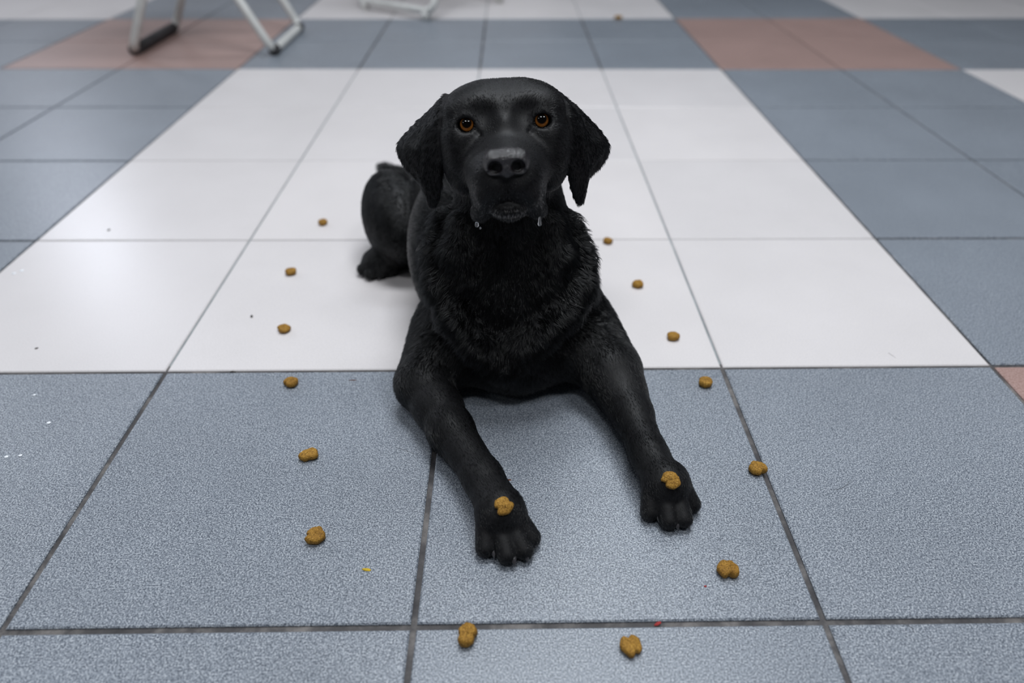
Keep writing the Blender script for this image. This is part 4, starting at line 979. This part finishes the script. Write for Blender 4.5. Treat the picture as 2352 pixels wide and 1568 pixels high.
# ------------------------------------------------------------------ coat of fur
ANCH = np.array([
    [0.742, 0.252, 0.307, -0.018, 0.997, -0.078, 2.4, 0.22, 3.0],
    [0.742, 0.288, 0.305, -0.032, 0.976, 0.216, 2.6, 0.22, 3.0],
    [0.74, 0.298, 0.329, -0.049, 0.707, 0.706, 3.2, 0.22, 3.0],
    [0.739, 0.352, 0.338, -0.016, 0.992, -0.125, 5.0, 0.22, 3.0],
    [0.709, 0.339, 0.332, -0.423, 0.888, 0.179, 4.5, 0.22, 3.0],
    [0.69, 0.332, 0.311, -0.502, 0.737, -0.452, 5.0, 0.22, 3.0],
    [0.709, 0.301, 0.324, -0.635, 0.585, 0.505, 3.2, 0.22, 3.0],
    [0.721, 0.296, 0.317, -0.307, 0.677, 0.669, 2.8, 0.22, 3.0],
    [0.695, 0.304, 0.305, -0.673, 0.552, -0.492, 3.5, 0.22, 3.0],
    [0.707, 0.289, 0.295, -0.343, 0.406, -0.847, 3.0, 0.22, 3.0],
    [0.718, 0.268, 0.293, -0.445, 0.807, -0.388, 2.6, 0.22, 3.0],
    [0.713, 0.252, 0.276, -0.227, 0.625, -0.747, 2.8, 0.22, 3.0],
    [0.722, 0.229, 0.274, -0.519, 0.105, -0.848, 2.8, 0.22, 3.0],
    [0.718, 0.242, 0.249, -0.136, 0.054, -0.989, 4.0, 0.35, 3.0],
    [0.693, 0.31, 0.261, -0.227, 0.531, -0.816, 6.0, 0.3, 2.0],
    [0.713, 0.287, 0.238, -0.127, 0.21, -0.969, 8.0, 0.35, 1.6],
    [0.769, 0.34, 0.335, 0.364, 0.906, 0.217, 4.5, 0.22, 3.0],
    [0.79, 0.334, 0.316, 0.511, 0.759, -0.404, 5.0, 0.22, 3.0],
    [0.771, 0.302, 0.327, 0.557, 0.611, 0.562, 3.2, 0.22, 3.0],
    [0.761, 0.297, 0.319, 0.211, 0.688, 0.694, 2.8, 0.22, 3.0],
    [0.787, 0.306, 0.31, 0.692, 0.582, -0.427, 3.5, 0.22, 3.0],
    [0.777, 0.29, 0.298, 0.405, 0.423, -0.811, 3.0, 0.22, 3.0],
    [0.766, 0.269, 0.295, 0.445, 0.827, -0.345, 2.6, 0.22, 3.0],
    [0.775, 0.253, 0.279, 0.27, 0.636, -0.723, 2.8, 0.22, 3.0],
    [0.766, 0.23, 0.276, 0.593, 0.13, -0.795, 2.8, 0.22, 3.0],
    [0.772, 0.243, 0.252, 0.228, 0.062, -0.972, 4.0, 0.35, 3.0],
    [0.793, 0.312, 0.266, 0.281, 0.542, -0.792, 6.0, 0.3, 2.0],
    [0.777, 0.288, 0.241, 0.21, 0.218, -0.953, 8.0, 0.35, 1.6],
    [0.745, 0.222, 0.259, 0.053, -0.409, -0.911, 3.5, 0.4, 3.0],
    [0.746, 0.236, 0.244, 0.022, 0.651, -0.759, 6.0, 0.35, 2.0],
    [0.677, 0.33, 0.306, -0.573, 0.041, -0.819, 4.5, 0.14, 2.4],
    [0.653, 0.322, 0.281, -0.573, 0.041, -0.819, 4.5, 0.14, 2.4],
    [0.661, 0.32, 0.276, 0.242, 0.048, -0.969, 4.5, 0.14, 2.4],
    [0.668, 0.313, 0.255, 0.242, 0.048, -0.969, 4.5, 0.14, 2.4],
    [0.672, 0.307, 0.235, 0.242, 0.048, -0.969, 4.5, 0.14, 2.4],
    [0.805, 0.331, 0.307, 0.573, 0.041, -0.819, 4.5, 0.14, 2.4],
    [0.833, 0.322, 0.277, 0.573, 0.041, -0.819, 4.5, 0.14, 2.4],
    [0.819, 0.323, 0.281, -0.242, 0.048, -0.969, 4.5, 0.14, 2.4],
    [0.813, 0.314, 0.254, -0.242, 0.048, -0.969, 4.5, 0.14, 2.4],
    [0.812, 0.309, 0.239, -0.242, 0.048, -0.969, 4.5, 0.14, 2.4],
    [0.745, 0.31, 0.189, 0.0, 0.1, -0.995, 11.0, 0.3, 1.0],
    [0.745, 0.27, 0.164, 0.0, -0.1, -0.995, 13.0, 0.25, 1.0],
    [0.747, 0.26, 0.119, 0.0, -0.1, -0.995, 13.0, 0.3, 1.2],
    [0.754, 0.265, 0.053, 0.0, 0.0, -1.0, 12.0, 0.4, 1.2],
    [0.678, 0.36, 0.211, -0.268, 0.358, -0.894, 8.0, 0.25, 1.5],
    [0.672, 0.355, 0.189, -0.44, 0.176, -0.88, 14.0, 0.42, 1.3],
    [0.661, 0.34, 0.171, -0.612, 0.087, -0.786, 17.0, 0.5, 1.4],
    [0.65, 0.33, 0.134, -0.832, 0.0, -0.555, 17.0, 0.5, 1.4],
    [0.659, 0.31, 0.11, -0.858, -0.191, -0.477, 17.0, 0.5, 1.4],
    [0.685, 0.28, 0.116, -0.724, -0.272, -0.634, 15.0, 0.35, 1.3],
    [0.705, 0.285, 0.165, -0.286, -0.095, -0.953, 14.0, 0.3, 1.2],
    [0.707, 0.265, 0.088, -0.477, -0.191, -0.858, 13.0, 0.4, 1.2],
    [0.692, 0.27, 0.049, -0.358, -0.268, -0.894, 8.0, 0.3, 1.0],
    [0.811, 0.36, 0.211, 0.268, 0.358, -0.894, 8.0, 0.25, 1.5],
    [0.816, 0.355, 0.188, 0.44, 0.176, -0.88, 14.0, 0.42, 1.3],
    [0.827, 0.34, 0.17, 0.612, 0.087, -0.786, 17.0, 0.5, 1.4],
    [0.838, 0.33, 0.133, 0.832, 0.0, -0.555, 17.0, 0.5, 1.4],
    [0.829, 0.31, 0.11, 0.858, -0.191, -0.477, 17.0, 0.5, 1.4],
    [0.803, 0.28, 0.116, 0.724, -0.272, -0.634, 15.0, 0.35, 1.3],
    [0.783, 0.285, 0.165, 0.286, -0.095, -0.953, 14.0, 0.3, 1.2],
    [0.78, 0.265, 0.088, 0.477, -0.191, -0.858, 13.0, 0.4, 1.2],
    [0.796, 0.27, 0.049, 0.358, -0.268, -0.894, 8.0, 0.3, 1.0],
    [0.648, 0.33, 0.059, -0.445, -0.089, -0.891, 9.0, 0.3, 1.0],
    [0.633, 0.31, 0.037, -0.505, -0.303, -0.808, 8.0, 0.25, 1.0],
    [0.622, 0.3, 0.006, -0.276, -0.276, -0.921, 7.0, 0.22, 1.0],
    [0.664, 0.28, 0.041, -0.503, -0.503, -0.704, 7.0, 0.3, 1.0],
    [0.852, 0.33, 0.064, 0.445, -0.089, -0.891, 9.0, 0.3, 1.0],
    [0.883, 0.33, 0.033, 0.505, -0.303, -0.808, 8.0, 0.25, 1.0],
    [0.896, 0.31, -0.003, 0.426, -0.64, -0.64, 7.0, 0.22, 1.0],
    [0.831, 0.28, 0.053, 0.408, -0.408, -0.816, 7.0, 0.3, 1.0],
    [0.647, 0.221, 0.032, 0.324, -0.945, -0.053, 4.2, 0.18, 2.0],
    [0.668, 0.232, 0.052, 0.455, -0.889, -0.053, 4.2, 0.18, 2.0],
    [0.689, 0.243, 0.032, 0.577, -0.815, -0.053, 4.2, 0.18, 2.0],
    [0.681, 0.155, 0.029, 0.343, -0.939, -0.027, 4.2, 0.18, 2.0],
    [0.702, 0.167, 0.049, 0.473, -0.88, -0.028, 4.2, 0.18, 2.0],
    [0.723, 0.178, 0.029, 0.594, -0.804, -0.027, 4.2, 0.18, 2.0],
    [0.705, 0.108, 0.028, 0.261, -0.965, 0.0, 4.2, 0.18, 2.0],
    [0.727, 0.118, 0.048, 0.396, -0.918, 0.0, 4.2, 0.18, 2.0],
    [0.749, 0.127, 0.028, 0.523, -0.853, 0.0, 4.2, 0.18, 2.0],
    [0.841, 0.239, 0.038, 0.119, -0.975, -0.187, 4.2, 0.18, 2.0],
    [0.864, 0.246, 0.058, 0.259, -0.947, -0.189, 4.2, 0.18, 2.0],
    [0.887, 0.252, 0.038, 0.394, -0.9, -0.187, 4.2, 0.18, 2.0],
    [0.852, 0.187, 0.031, 0.018, -0.998, -0.055, 4.2, 0.18, 2.0],
    [0.876, 0.191, 0.051, 0.16, -0.986, -0.055, 4.2, 0.18, 2.0],
    [0.9, 0.195, 0.031, 0.299, -0.953, -0.055, 4.2, 0.18, 2.0],
    [0.861, 0.144, 0.028, 0.112, -0.992, -0.065, 4.2, 0.18, 2.0],
    [0.884, 0.15, 0.048, 0.253, -0.965, -0.065, 4.2, 0.18, 2.0],
    [0.907, 0.156, 0.028, 0.388, -0.919, -0.065, 4.2, 0.18, 2.0],
    [0.669, 0.184, 0.004, -0.64, -0.64, -0.426, 10.0, 0.35, 1.6],
    [0.676, 0.176, 0.004, -0.488, -0.781, -0.39, 9.0, 0.35, 1.6],
    [0.737, 0.069, 0.025, 0.099, -0.99, -0.099, 3.0, 0.22, 2.4],
    [0.724, 0.069, 0.025, -0.098, -0.976, -0.195, 3.0, 0.22, 2.4],
    [0.756, 0.069, 0.025, 0.238, -0.952, -0.19, 3.0, 0.22, 2.4],
    [0.744, 0.049, 0.025, 0.085, -0.854, -0.513, 3.0, 0.22, 2.4],
    [0.889, 0.102, 0.025, 0.148, -0.984, -0.098, 3.0, 0.22, 2.4],
    [0.874, 0.108, 0.025, -0.049, -0.979, -0.196, 3.0, 0.22, 2.4],
    [0.908, 0.107, 0.025, 0.325, -0.927, -0.185, 3.0, 0.22, 2.4],
    [0.89, 0.085, 0.025, 0.169, -0.845, -0.507, 3.0, 0.22, 2.4],
    [0.74, 0.45, 0.215, -0.1, 0.995, 0.0, 9.0, 0.22, 0.8],
    [0.72, 0.55, 0.2, -0.243, 0.97, 0.0, 9.0, 0.22, 0.8],
    [0.68, 0.66, 0.18, -0.276, 0.921, -0.276, 10.0, 0.25, 0.8],
    [0.64, 0.46, 0.12, -0.144, 0.865, -0.481, 9.0, 0.2, 1.0],
    [0.625, 0.55, 0.1, -0.207, 0.83, -0.518, 9.0, 0.2, 1.0],
    [0.65, 0.5, 0.04, -0.206, 0.928, -0.309, 9.0, 0.2, 1.0],
    [0.84, 0.46, 0.12, 0.097, 0.87, -0.483, 9.0, 0.2, 0.8],
    [0.8, 0.6, 0.1, 0.097, 0.87, -0.483, 9.0, 0.2, 0.8],
    [0.552, 0.58, 0.113, -0.192, 0.192, -0.962, 9.0, 0.22, 1.0],
    [0.546, 0.58, 0.066, -0.192, 0.192, -0.962, 9.0, 0.22, 1.0],
    [0.582, 0.58, 0.113, -0.192, 0.192, -0.962, 9.0, 0.22, 1.0],
    [0.576, 0.58, 0.052, -0.192, 0.192, -0.962, 9.0, 0.22, 1.0],
    [0.543, 0.548, 0.02, -0.424, -0.848, -0.318, 5.0, 0.25, 1.5],
    [0.559, 0.542, 0.02, -0.424, -0.848, -0.318, 5.0, 0.25, 1.5],
    [0.577, 0.548, 0.02, -0.424, -0.848, -0.318, 5.0, 0.25, 1.5],
    [0.6, 0.8, 0.06, -0.39, 0.781, -0.488, 16.0, 0.35, 1.0],
    [0.517, 0.913, 0.014, -0.768, 0.329, 0.549, 12.0, 0.5, 1.5],
    [0.58, 0.87, 0.025, -0.577, 0.808, -0.115, 10.0, 0.3, 1.0],
])   # position, lie of the hair, length mm, lift, density
def make_fur(nhair, seed=3):
    rg = np.random.default_rng(seed)
    V = BV
    T = np.concatenate([BQ[:, [0, 1, 2]], BQ[:, [0, 2, 3]]])
    A, B, Cc = V[T[:, 0]], V[T[:, 1]], V[T[:, 2]]
    ar = 0.5 * np.linalg.norm(np.cross(B - A, Cc - A), axis=1)
    cen = (A + B + Cc) / 3
    ap, ad, al, af, dens = ANCH[:, 0:3], ANCH[:, 3:6], ANCH[:, 6], ANCH[:, 7], ANCH[:, 8]
    ad = ad / np.linalg.norm(ad, axis=1, keepdims=True)
    def weights(X):
        d2 = (X ** 2).sum(1)[:, None] + (ap ** 2).sum(1)[None] - 2 * X @ ap.T
        d2 = np.maximum(d2, 0)
        w = 1.0 / (d2 + 0.00012) ** 2
        return w / w.sum(1, keepdims=True)
    wt = weights(cen)
    prob = ar * (wt @ dens)
    prob[cen[:, 2] < 0.003] = 0
    prob /= prob.sum()
    ti = rg.choice(len(T), nhair, p=prob)
    r1, r2 = np.sqrt(rg.random(nhair)), rg.random(nhair)
    P = (1 - r1)[:, None] * A[ti] + (r1 * (1 - r2))[:, None] * B[ti] + (r1 * r2)[:, None] * Cc[ti]
    vn = np.empty(len(V) * 3, np.float32)
    body.data.vertex_normals.foreach_get('vector', vn)
    vn = vn.reshape(-1, 3)
    N = (1 - r1)[:, None] * vn[T[ti, 0]] + (r1 * (1 - r2))[:, None] * vn[T[ti, 1]] + (r1 * r2)[:, None] * vn[T[ti, 2]]
    N /= np.linalg.norm(N, axis=1, keepdims=True) + 1e-9
    # bare skin: nose, eye openings, mouth slit
    loc = (P - HO) @ HB.T * 1e3
    keep = np.ones(nhair, bool)
    keep &= field_points(P, NOSE) > 0.0006
    for s in (-1, 1):
        q = (loc - np.array([s * 34.0, -0.5, 4.0])) / np.array([8.6, 7.2, 9.0])
        keep &= (q ** 2).sum(1) > 1
    mc = np.array([(0.0, -61.0, 66.0), (10.0, -64.5, 64.0), (17.0, -71.0, 57.0), (22.0, -80.0, 46.0), (26.0, -88.0, 32.0)], float)
    la = np.abs(loc) * np.array([1, 0, 0]) + loc * np.array([0, 1, 1])
    for a_, b_ in zip(mc, mc[1:]):
        e_ = b_ - a_
        t_ = np.clip(((la - a_) @ e_) / (e_ @ e_), 0, 1)
        keep &= np.linalg.norm(la - a_ - t_[:, None] * e_, axis=1) > 3.2
    P, N = P[keep], N[keep]
    w = weights(P)
    Dv = w @ ad
    Ln = (w @ al) * 1e-3
    Lf = w @ af
    n = len(P)
    # tufts: neighbouring hairs lean together
    def wob(X, fq, ph):
        return np.stack([np.sin(X[:, 0] * fq * 1.0 + X[:, 1] * fq * 0.7 + ph + 2.1 * np.sin(X[:, 2] * fq * .8)),
                         np.sin(X[:, 1] * fq * 1.1 - X[:, 2] * fq * 0.6 + ph * 1.7 + 1.7 * np.sin(X[:, 0] * fq * .9)),
                         np.sin(X[:, 2] * fq * 0.9 + X[:, 0] * fq * 0.8 + ph * 2.3 + 1.9 * np.sin(X[:, 1] * fq * .7))], 1)
    amp = np.clip((Ln - 0.004) / 0.009, 0.06, 1.25)[:, None]
    Dv = Dv + amp * (0.20 * wob(P, 230, 0.3) + 0.20 * wob(P, 560, 1.9)) + rg.normal(0, 0.09, (n, 3))
    Dv = Dv - N * (Dv * N).sum(1)[:, None]
    Dv /= np.linalg.norm(Dv, axis=1, keepdims=True) + 1e-9
    Lf = Lf * (0.75 + 0.5 * rg.random(n))
    Ln = Ln * (0.65 + 0.6 * rg.random(n))
    d0 = Dv * np.cos(Lf + 0.25)[:, None] + N * np.sin(Lf + 0.25)[:, None]
    d1 = Dv * np.cos(Lf)[:, None] + N * np.sin(Lf)[:, None]
    d2 = Dv * np.cos(Lf * 0.6)[:, None] + N * np.sin(Lf * 0.6)[:, None]
    d2 = d2 + np.array([0, 0, -0.10]) * (Ln / 0.015)[:, None]
    p0 = P - N * 0.0006
    p1 = p0 + d0 * (Ln * 0.34)[:, None]
    p2 = p1 + d1 * (Ln * 0.33)[:, None]
    p3 = p2 + d2 * (Ln * 0.33)[:, None]
    K = np.stack([p0, p1, p2, p3], 1)
    # longer hair gathers into pointed tufts
    cell = np.floor((P + 0.0022 * wob(P, 300, 0.7)) / 0.0062).astype(np.int64)
    key = cell[:, 0] * 73856093 ^ cell[:, 1] * 19349663 ^ cell[:, 2] * 83492791
    _, first, inv = np.unique(key, return_index=True, return_inverse=True)
    lead = K[first[inv]]
    cf = np.clip((Ln - 0.006) / 0.007, 0, 1) * (0.55 + 0.45 * rg.random(n))
    ok = np.linalg.norm(lead[:, 0] - K[:, 0], axis=1) < 0.012
    cf = np.where(ok, cf, 0)[:, None]
    K[:, 1] += 0.12 * cf * (lead[:, 1] - K[:, 1])
    K[:, 2] += 0.42 * cf * (lead[:, 2] - K[:, 2])
    K[:, 3] += 0.78 * cf * (lead[:, 3] - K[:, 3])
    K[..., 2] = np.maximum(K[..., 2], 0.0006)
    base = np.clip(0.00011 + Ln * 0.006, 0.00010, 0.00021)
    Rr = base[:, None] * np.array([1.0, 0.95, 0.7, 0.12])[None]
    cv = D.hair_curves.new('fur')
    cv.add_curves([4] * n)
    cv.attributes['position'].data.foreach_set('vector', (K - ORG).astype(np.float32).ravel())
    ra = cv.attributes.get('radius') or cv.attributes.new('radius', 'FLOAT', 'POINT')
    ra.data.foreach_set('value', Rr.astype(np.float32).ravel())
    ct = cv.attributes.get('curve_type') or cv.attributes.new('curve_type', 'INT8', 'CURVE')
    ct.data.foreach_set('value', np.zeros(n, np.int8))
    # grizzled hairs on chin and lips
    lc = (P - HO) @ HB.T * 1e3
    chin = np.exp(-(((lc - np.array([0, -72.0, 52.0])) / np.array([17, 9, 14])) ** 2).sum(1))
    lips = np.exp(-(((np.abs(lc) * [1, 0, 0] + lc * [0, 1, 1] - np.array([20, -62.0, 48.0])) / np.array([11, 12, 16])) ** 2).sum(1))
    muz = np.exp(-(((lc - np.array([0, -35.0, 45.0])) / np.array([30, 25, 28])) ** 2).sum(1))
    pr = np.clip(0.55 * chin + 0.3 * lips + 0.12 * muz, 0, 1)
    tint = np.where(rg.random(n) < pr, rg.uniform(0.3, 1.0, n), 0.0)
    ta = cv.attributes.new('grizzle', 'FLOAT', 'CURVE')
    ta.data.foreach_set('value', tint.astype(np.float32))
    cv.materials.append(M_FUR)
    o = link(D.objects.new('fur', cv), dog)
    tag(o, 'short glossy black fur', kind='stuff')
    return o
make_fur(240000)

# ------------------------------------------------------------------ kibble
def kibble(loc, R, hgt, rot, ell, notches, tilt, seed, label):
    rk = np.random.default_rng(seed)
    nth, prof = 44, 9
    v = []
    ph = rk.random(6) * 6.28
    def shape(th):
        r = 1.0 + 0.03 * math.sin(3 * th + ph[0]) + 0.025 * math.sin(5 * th + ph[1])
        for (a, depth, wd) in notches:
            d = (th - math.radians(a) + math.pi) % (2 * math.pi) - math.pi
            r -= depth * math.exp(-(d / math.radians(wd)) ** 2)
        return r
    for j in range(prof):
        t = j / (prof - 1)
        a = -math.pi / 2 + math.pi * t
        ca, sa = abs(math.cos(a)) ** 0.42, math.copysign(abs(math.sin(a)) ** 0.85, math.sin(a))
        for k in range(nth):
            th = 2 * math.pi * k / nth
            rr = R * shape(th) * (0.10 + 0.90 * ca)
            x, y = rr * math.cos(th), rr * math.sin(th)
            # stretch along one axis
            x *= ell
            z = hgt * 0.5 * sa
            if sa > 0:
                for (na, depth, wd) in notches:     # shallow crease running in from each notch
                    dx, dy = math.cos(math.radians(na)) * ell, math.sin(math.radians(na))
                    u = (x * dx + y * dy) / R
                    w_ = (-x * dy + y * dx) / R
                    if u > 0:
                        z -= hgt * 0.08 * depth * math.exp(-(w_ / 0.22) ** 2) * min(1, u * 1.5)
            lump = 1 + 0.03 * math.sin(2 * th + ph[2] + 3 * t) * math.sin(4 * t + ph[3]) + 0.018 * math.sin(7 * th + ph[4] + 5 * t)
            x *= lump; y *= lump; z *= 1 + 0.10 * math.sin(2.0 * th + ph[5])
            x += rk.normal(0, 0.00016); y += rk.normal(0, 0.00016); z += rk.normal(0, 0.00016)
            v.append((x, y, z))
    f = []
    for j in range(prof - 1):
        for k in range(nth):
            k2 = (k + 1) % nth
            f.append((j * nth + k, j * nth + k2, (j + 1) * nth + k2, (j + 1) * nth + k))
    f.append(tuple(reversed(range(nth))))
    f.append(tuple((prof - 1) * nth + k for k in range(nth)))
    o = mesh_obj('kibble', v, f, M_KIB)
    up = Vector(tilt).normalized()
    q = Vector((0, 0, 1)).rotation_difference(up) @ Matrix.Rotation(math.radians(rot), 3, 'Z').to_quaternion()
    o.rotation_mode = 'QUATERNION'
    o.rotation_quaternion = q
    zmin = min((q @ Vector(p)).z for p in v)
    o.location = (loc[0], loc[1], -zmin - 0.0001) if loc[2] is None else (loc[0], loc[1], loc[2])
    tag(o, label, 'kibble', 'pieces of kibble laid around the dog')
    return o
for args in [((0.4382, 0.7195, None), 0.00718, 0.00782, 20, 1.1, [(200, 0.2, 22)], (0, 0, 1), 11, 'kibble piece farthest back on the left, level with the rump'), ((0.4265, 0.5597, None), 0.00754, 0.00782, 15, 1.1, [(0, 0.12, 25)], (0, 0, 1), 12, 'oval kibble piece on white tile level with the hind paw'), ((0.454, 0.4151, None), 0.00773, 0.0069, -10, 1.15, [(215, 0.3, 18), (60, 0.15, 20)], (0, 0, 1), 13, 'kibble piece on white tile beside the small dark crumb'), ((0.4909, 0.3057, None), 0.00773, 0.00782, 25, 1.12, [(200, 0.3, 18), (50, 0.2, 18)], (0, 0, 1), 14, 'kibble piece just below the white tiles, left of the bent elbow'), ((0.5389, 0.1884, None), 0.00791, 0.00782, 22, 1.25, [(-95, 0.27, 18), (95, 0.15, 20)], (0, 0, 1), 15, 'bone-shaped kibble piece on blue tile left of the forearm'), ((0.5687, 0.0862, None), 0.00846, 0.00874, 12, 1.12, [(178, 0.34, 16), (25, 0.12, 18)], (0, 0, 1), 16, 'round kibble piece with side notch, above the yellow fleck'), ((0.7108, -0.0113, None), 0.0081, 0.01012, 80, 1.15, [(100, 0.24, 18), (-95, 0.24, 18)], (0, 0, 1), 17, 'kibble piece lying across the joint at the bottom of the picture'), ((0.8394, -0.0203, None), 0.00846, 0.00736, -60, 1.1, [(165, 0.34, 16), (-5, 0.36, 14)], (0, 0, 1), 18, 'notched kibble piece nearest the camera, below the red fleck'), ((0.9332, 0.0487, None), 0.00865, 0.00874, -4, 1.1, [(-84, 0.34, 16), (92, 0.22, 16)], (0, 0, 1), 19, 'kibble piece on blue tile just in front of the right-hand paw'), ((0.9935, 0.1666, None), 0.00791, 0.00874, -18, 1.18, [(-42, 0.26, 18), (160, 0.15, 20)], (0, 0, 1), 20, 'kibble piece sitting on the joint right of the front legs'), ((0.9727, 0.3024, None), 0.00736, 0.00874, -15, 1.15, [(180, 0.28, 18)], (0, 0, 1), 21, 'kibble piece beside the corner where white meets blue tiles'), ((0.9533, 0.3947, None), 0.00718, 0.00736, -8, 1.15, [(190, 0.15, 20)], (0, 0, 1), 22, 'kibble piece on white tile right of the shoulder'), ((0.9278, 0.5212, None), 0.00718, 0.00828, 0, 1.1, [(90, 0.1, 20)], (0, 0, 1), 23, 'kibble piece on white tile right of the ruff'), ((0.9006, 0.6515, None), 0.00681, 0.00782, 10, 1.1, [(215, 0.32, 18), (20, 0.15, 18)], (0, 0, 1), 24, 'kibble piece on the white tile joint right of the neck'), ((0.7396, 0.0833, 0.0474), 0.0081, 0.00736, 0, 1.06, [(42, 0.26, 15), (212, 0.32, 14)], (0.122, -0.489, 0.864), 25, 'kibble piece balanced on the left-hand, nearer front paw'), ((0.8911, 0.1145, 0.0449), 0.00791, 0.0069, -25, 1.12, [(232, 0.34, 15), (60, 0.09, 18)], (-0.031, -0.582, 0.812), 26, 'kibble piece balanced on the right-hand, farther front paw'), ((1.1344, 2.3186, None), 0.011, 0.011, 0, 1.3, [(200, 0.2, 20)], (0, 0, 1), 77, 'small dark piece of kibble far back on the pale tiles')]:
    kibble(*args)

# ------------------------------------------------------------------ crumbs, droplets and specks on the tiles
M_YEL = plain('yellow_fleck', (0.62, 0.42, 0.03), 0.7, 0.2, 0, 0.3, 500)
M_RED = plain('red_fleck', (0.36, 0.04, 0.04), 0.7, 0.2, 0, 0.3, 500)
M_DRK = plain('dark_speck', (0.045, 0.04, 0.035), 0.8, 0.2, 0, 0.4, 500)
M_BRN = plain('brown_speck', (0.14, 0.05, 0.03), 0.8, 0.2, 0, 0.4, 500)
def fleck(name, loc, size, ang, mat, label, cat, seed, dome=False, grp=None):
    rk = random.Random(seed)
    nth = 14
    v, f = [], []
    rings = ((1.0, 0.0), (0.96, 0.45), (0.7, 0.9), (0.3, 1.0)) 
    for (rr, zz) in rings:
        for k in range(nth):
            th = 2 * math.pi * k / nth
            w_ = 1 + (0 if dome else rk.uniform(-0.18, 0.18))
            v.append((size[0] * rr * w_ * math.cos(th), size[1] * rr * w_ * math.sin(th), size[2] * zz))
    for j in range(len(rings) - 1):
        for k in range(nth):
            k2 = (k + 1) % nth
            f.append((j * nth + k, j * nth + k2, (j + 1) * nth + k2, (j + 1) * nth + k))
    f.append(tuple(range((len(rings) - 1) * nth, len(rings) * nth)))
    f.append(tuple(reversed(range(nth))))
    o = mesh_obj(name, v, f, mat)
    o.location = loc
    o.rotation_euler = (0, 0, math.radians(ang))
    tag(o, label, cat, grp)
    return o
M_DROP = plain('glint_white_drop', (0.85, 0.88, 0.92), 0.08, 0.6, 0, 0.05, 300)  # opaque white base colour stands in for the bright glint of wet drops
MATS = dict(y=M_YEL, r=M_RED, d=M_DRK, b=M_BRN, w=M_DROP)
for (nm, loc, size, ang, mk, label, cat, seed, dome, grp) in [('food_fleck', (0.62, 0.0534, 0.0), (0.0042, 0.0014, 0.0008), -8, 'y', 'thin yellow fleck on blue tile left of the front paw', 'crumb', 3, False, None), ('food_fleck', (0.8648, 0.0009, 0.0), (0.0034, 0.0014, 0.0008), 25, 'r', 'small red fleck on the front tile joint', 'crumb', 4, False, None), ('food_fleck', (0.7447, 0.1567, 0.0), (0.0022, 0.0008, 0.0005), -5, 'b', 'tiny reddish brown fleck between the front legs', 'crumb', 5, False, None), ('food_fleck', (0.9113, 0.0353, 0.0), (0.0012, 0.0009, 0.0005), 0, 'r', 'tiny red speck near the front right kibble', 'crumb', 6, False, None), ('dirt_crumb', (0.4018, 0.4481, 0.0), (0.0016, 0.0028, 0.0018), 10, 'd', 'small dark crumb on white tile beside kibble', 'crumb', 7, False, None), ('dirt_crumb', (0.1542, 0.3786, 0.0), (0.0022, 0.0014, 0.0008), 30, 'd', 'small grey crumb on the white tile at left edge', 'crumb', 8, False, None), ('dirt_crumb', (0.4148, 0.3301, 0.0), (0.0036, 0.0014, 0.0012), 0, 'd', 'small black crumb in the joint between white and blue tiles', 'crumb', 9, False, None), ('dirt_crumb', (0.0937, 0.7017, 0.0), (0.0022, 0.003, 0.0008), 0, 'd', 'faint grey speck on white tile near the left edge', 'crumb', 10, False, None), ('dirt_crumb', (0.5607, 0.3137, 0.0), (0.005, 0.0006, 0.0005), 0, 'b', 'thin brown sliver on blue tile left of the elbow', 'crumb', 11, False, None), ('droplet', (0.2426, 0.2422, 0.0), (0.0024, 0.0019199999999999998, 0.00108), 20, 'w', 'shiny white droplet on blue tile at left, largest of the blue-tile droplets', 'droplet', 12, True, 'shiny white droplets on the tiles at left'), ('droplet', (0.2398, 0.193, 0.0), (0.002, 0.0016, 0.0009000000000000001), 20, 'w', 'shiny white droplet on blue tile at left, second from the picture edge', 'droplet', 13, True, 'shiny white droplets on the tiles at left'), ('droplet', (0.2265, 0.1912, 0.0), (0.0022, 0.0017600000000000003, 0.00099), 20, 'w', 'shiny white droplet on blue tile right at the picture edge', 'droplet', 14, True, 'shiny white droplets on the tiles at left'), ('droplet', (0.201, 0.289, 0.0), (0.0018, 0.00144, 0.00081), 20, 'w', 'shiny white droplet on blue tile close below the white tiles', 'droplet', 15, True, 'shiny white droplets on the tiles at left'), ('droplet', (0.0196, 0.563, 0.0), (0.0032, 0.00256, 0.00144), 20, 'w', 'left one of two droplets on the white tile at left edge', 'droplet', 16, True, 'shiny white droplets on the tiles at left'), ('droplet', (0.0268, 0.5705, 0.0), (0.0032, 0.00256, 0.00144), 20, 'w', 'right one of two droplets on the white tile at left edge', 'droplet', 17, True, 'shiny white droplets on the tiles at left')]:
    fleck(nm, loc, size, ang, MATS[mk], label, cat, seed, dome, grp)
for (pts, label) in [([(1.0635, -0.0009, 0.0006), (1.0675, -0.0021, 0.0006), (1.0694, -0.0048, 0.0006), (1.0692, -0.0082, 0.0006)], 'short curved dark hair on blue tile at lower right'), ([(1.0618, 0.1419, 0.0006), (1.0694, 0.143, 0.0006), (1.0777, 0.1486, 0.0006), (1.0834, 0.1554, 0.0006)], 'fine curved dark hair on blue tile at right'), ([(0.6254, 0.2028, 0.0006), (0.6384, 0.1971, 0.0006), (0.6504, 0.1907, 0.0006)], 'fine straight dark hair on blue tile left of the forearm'), ([(1.2141, 0.3628, 0.0006), (1.2171, 0.3575, 0.0006), (1.219, 0.3522, 0.0006)], 'fine short hair on white tile at right')]:
    o = tube('loose_hair', pts, [0.00012] * (len(pts) - 1) + [0.00005], M_DRK, None, 6)
    tag(o, label, 'hair')
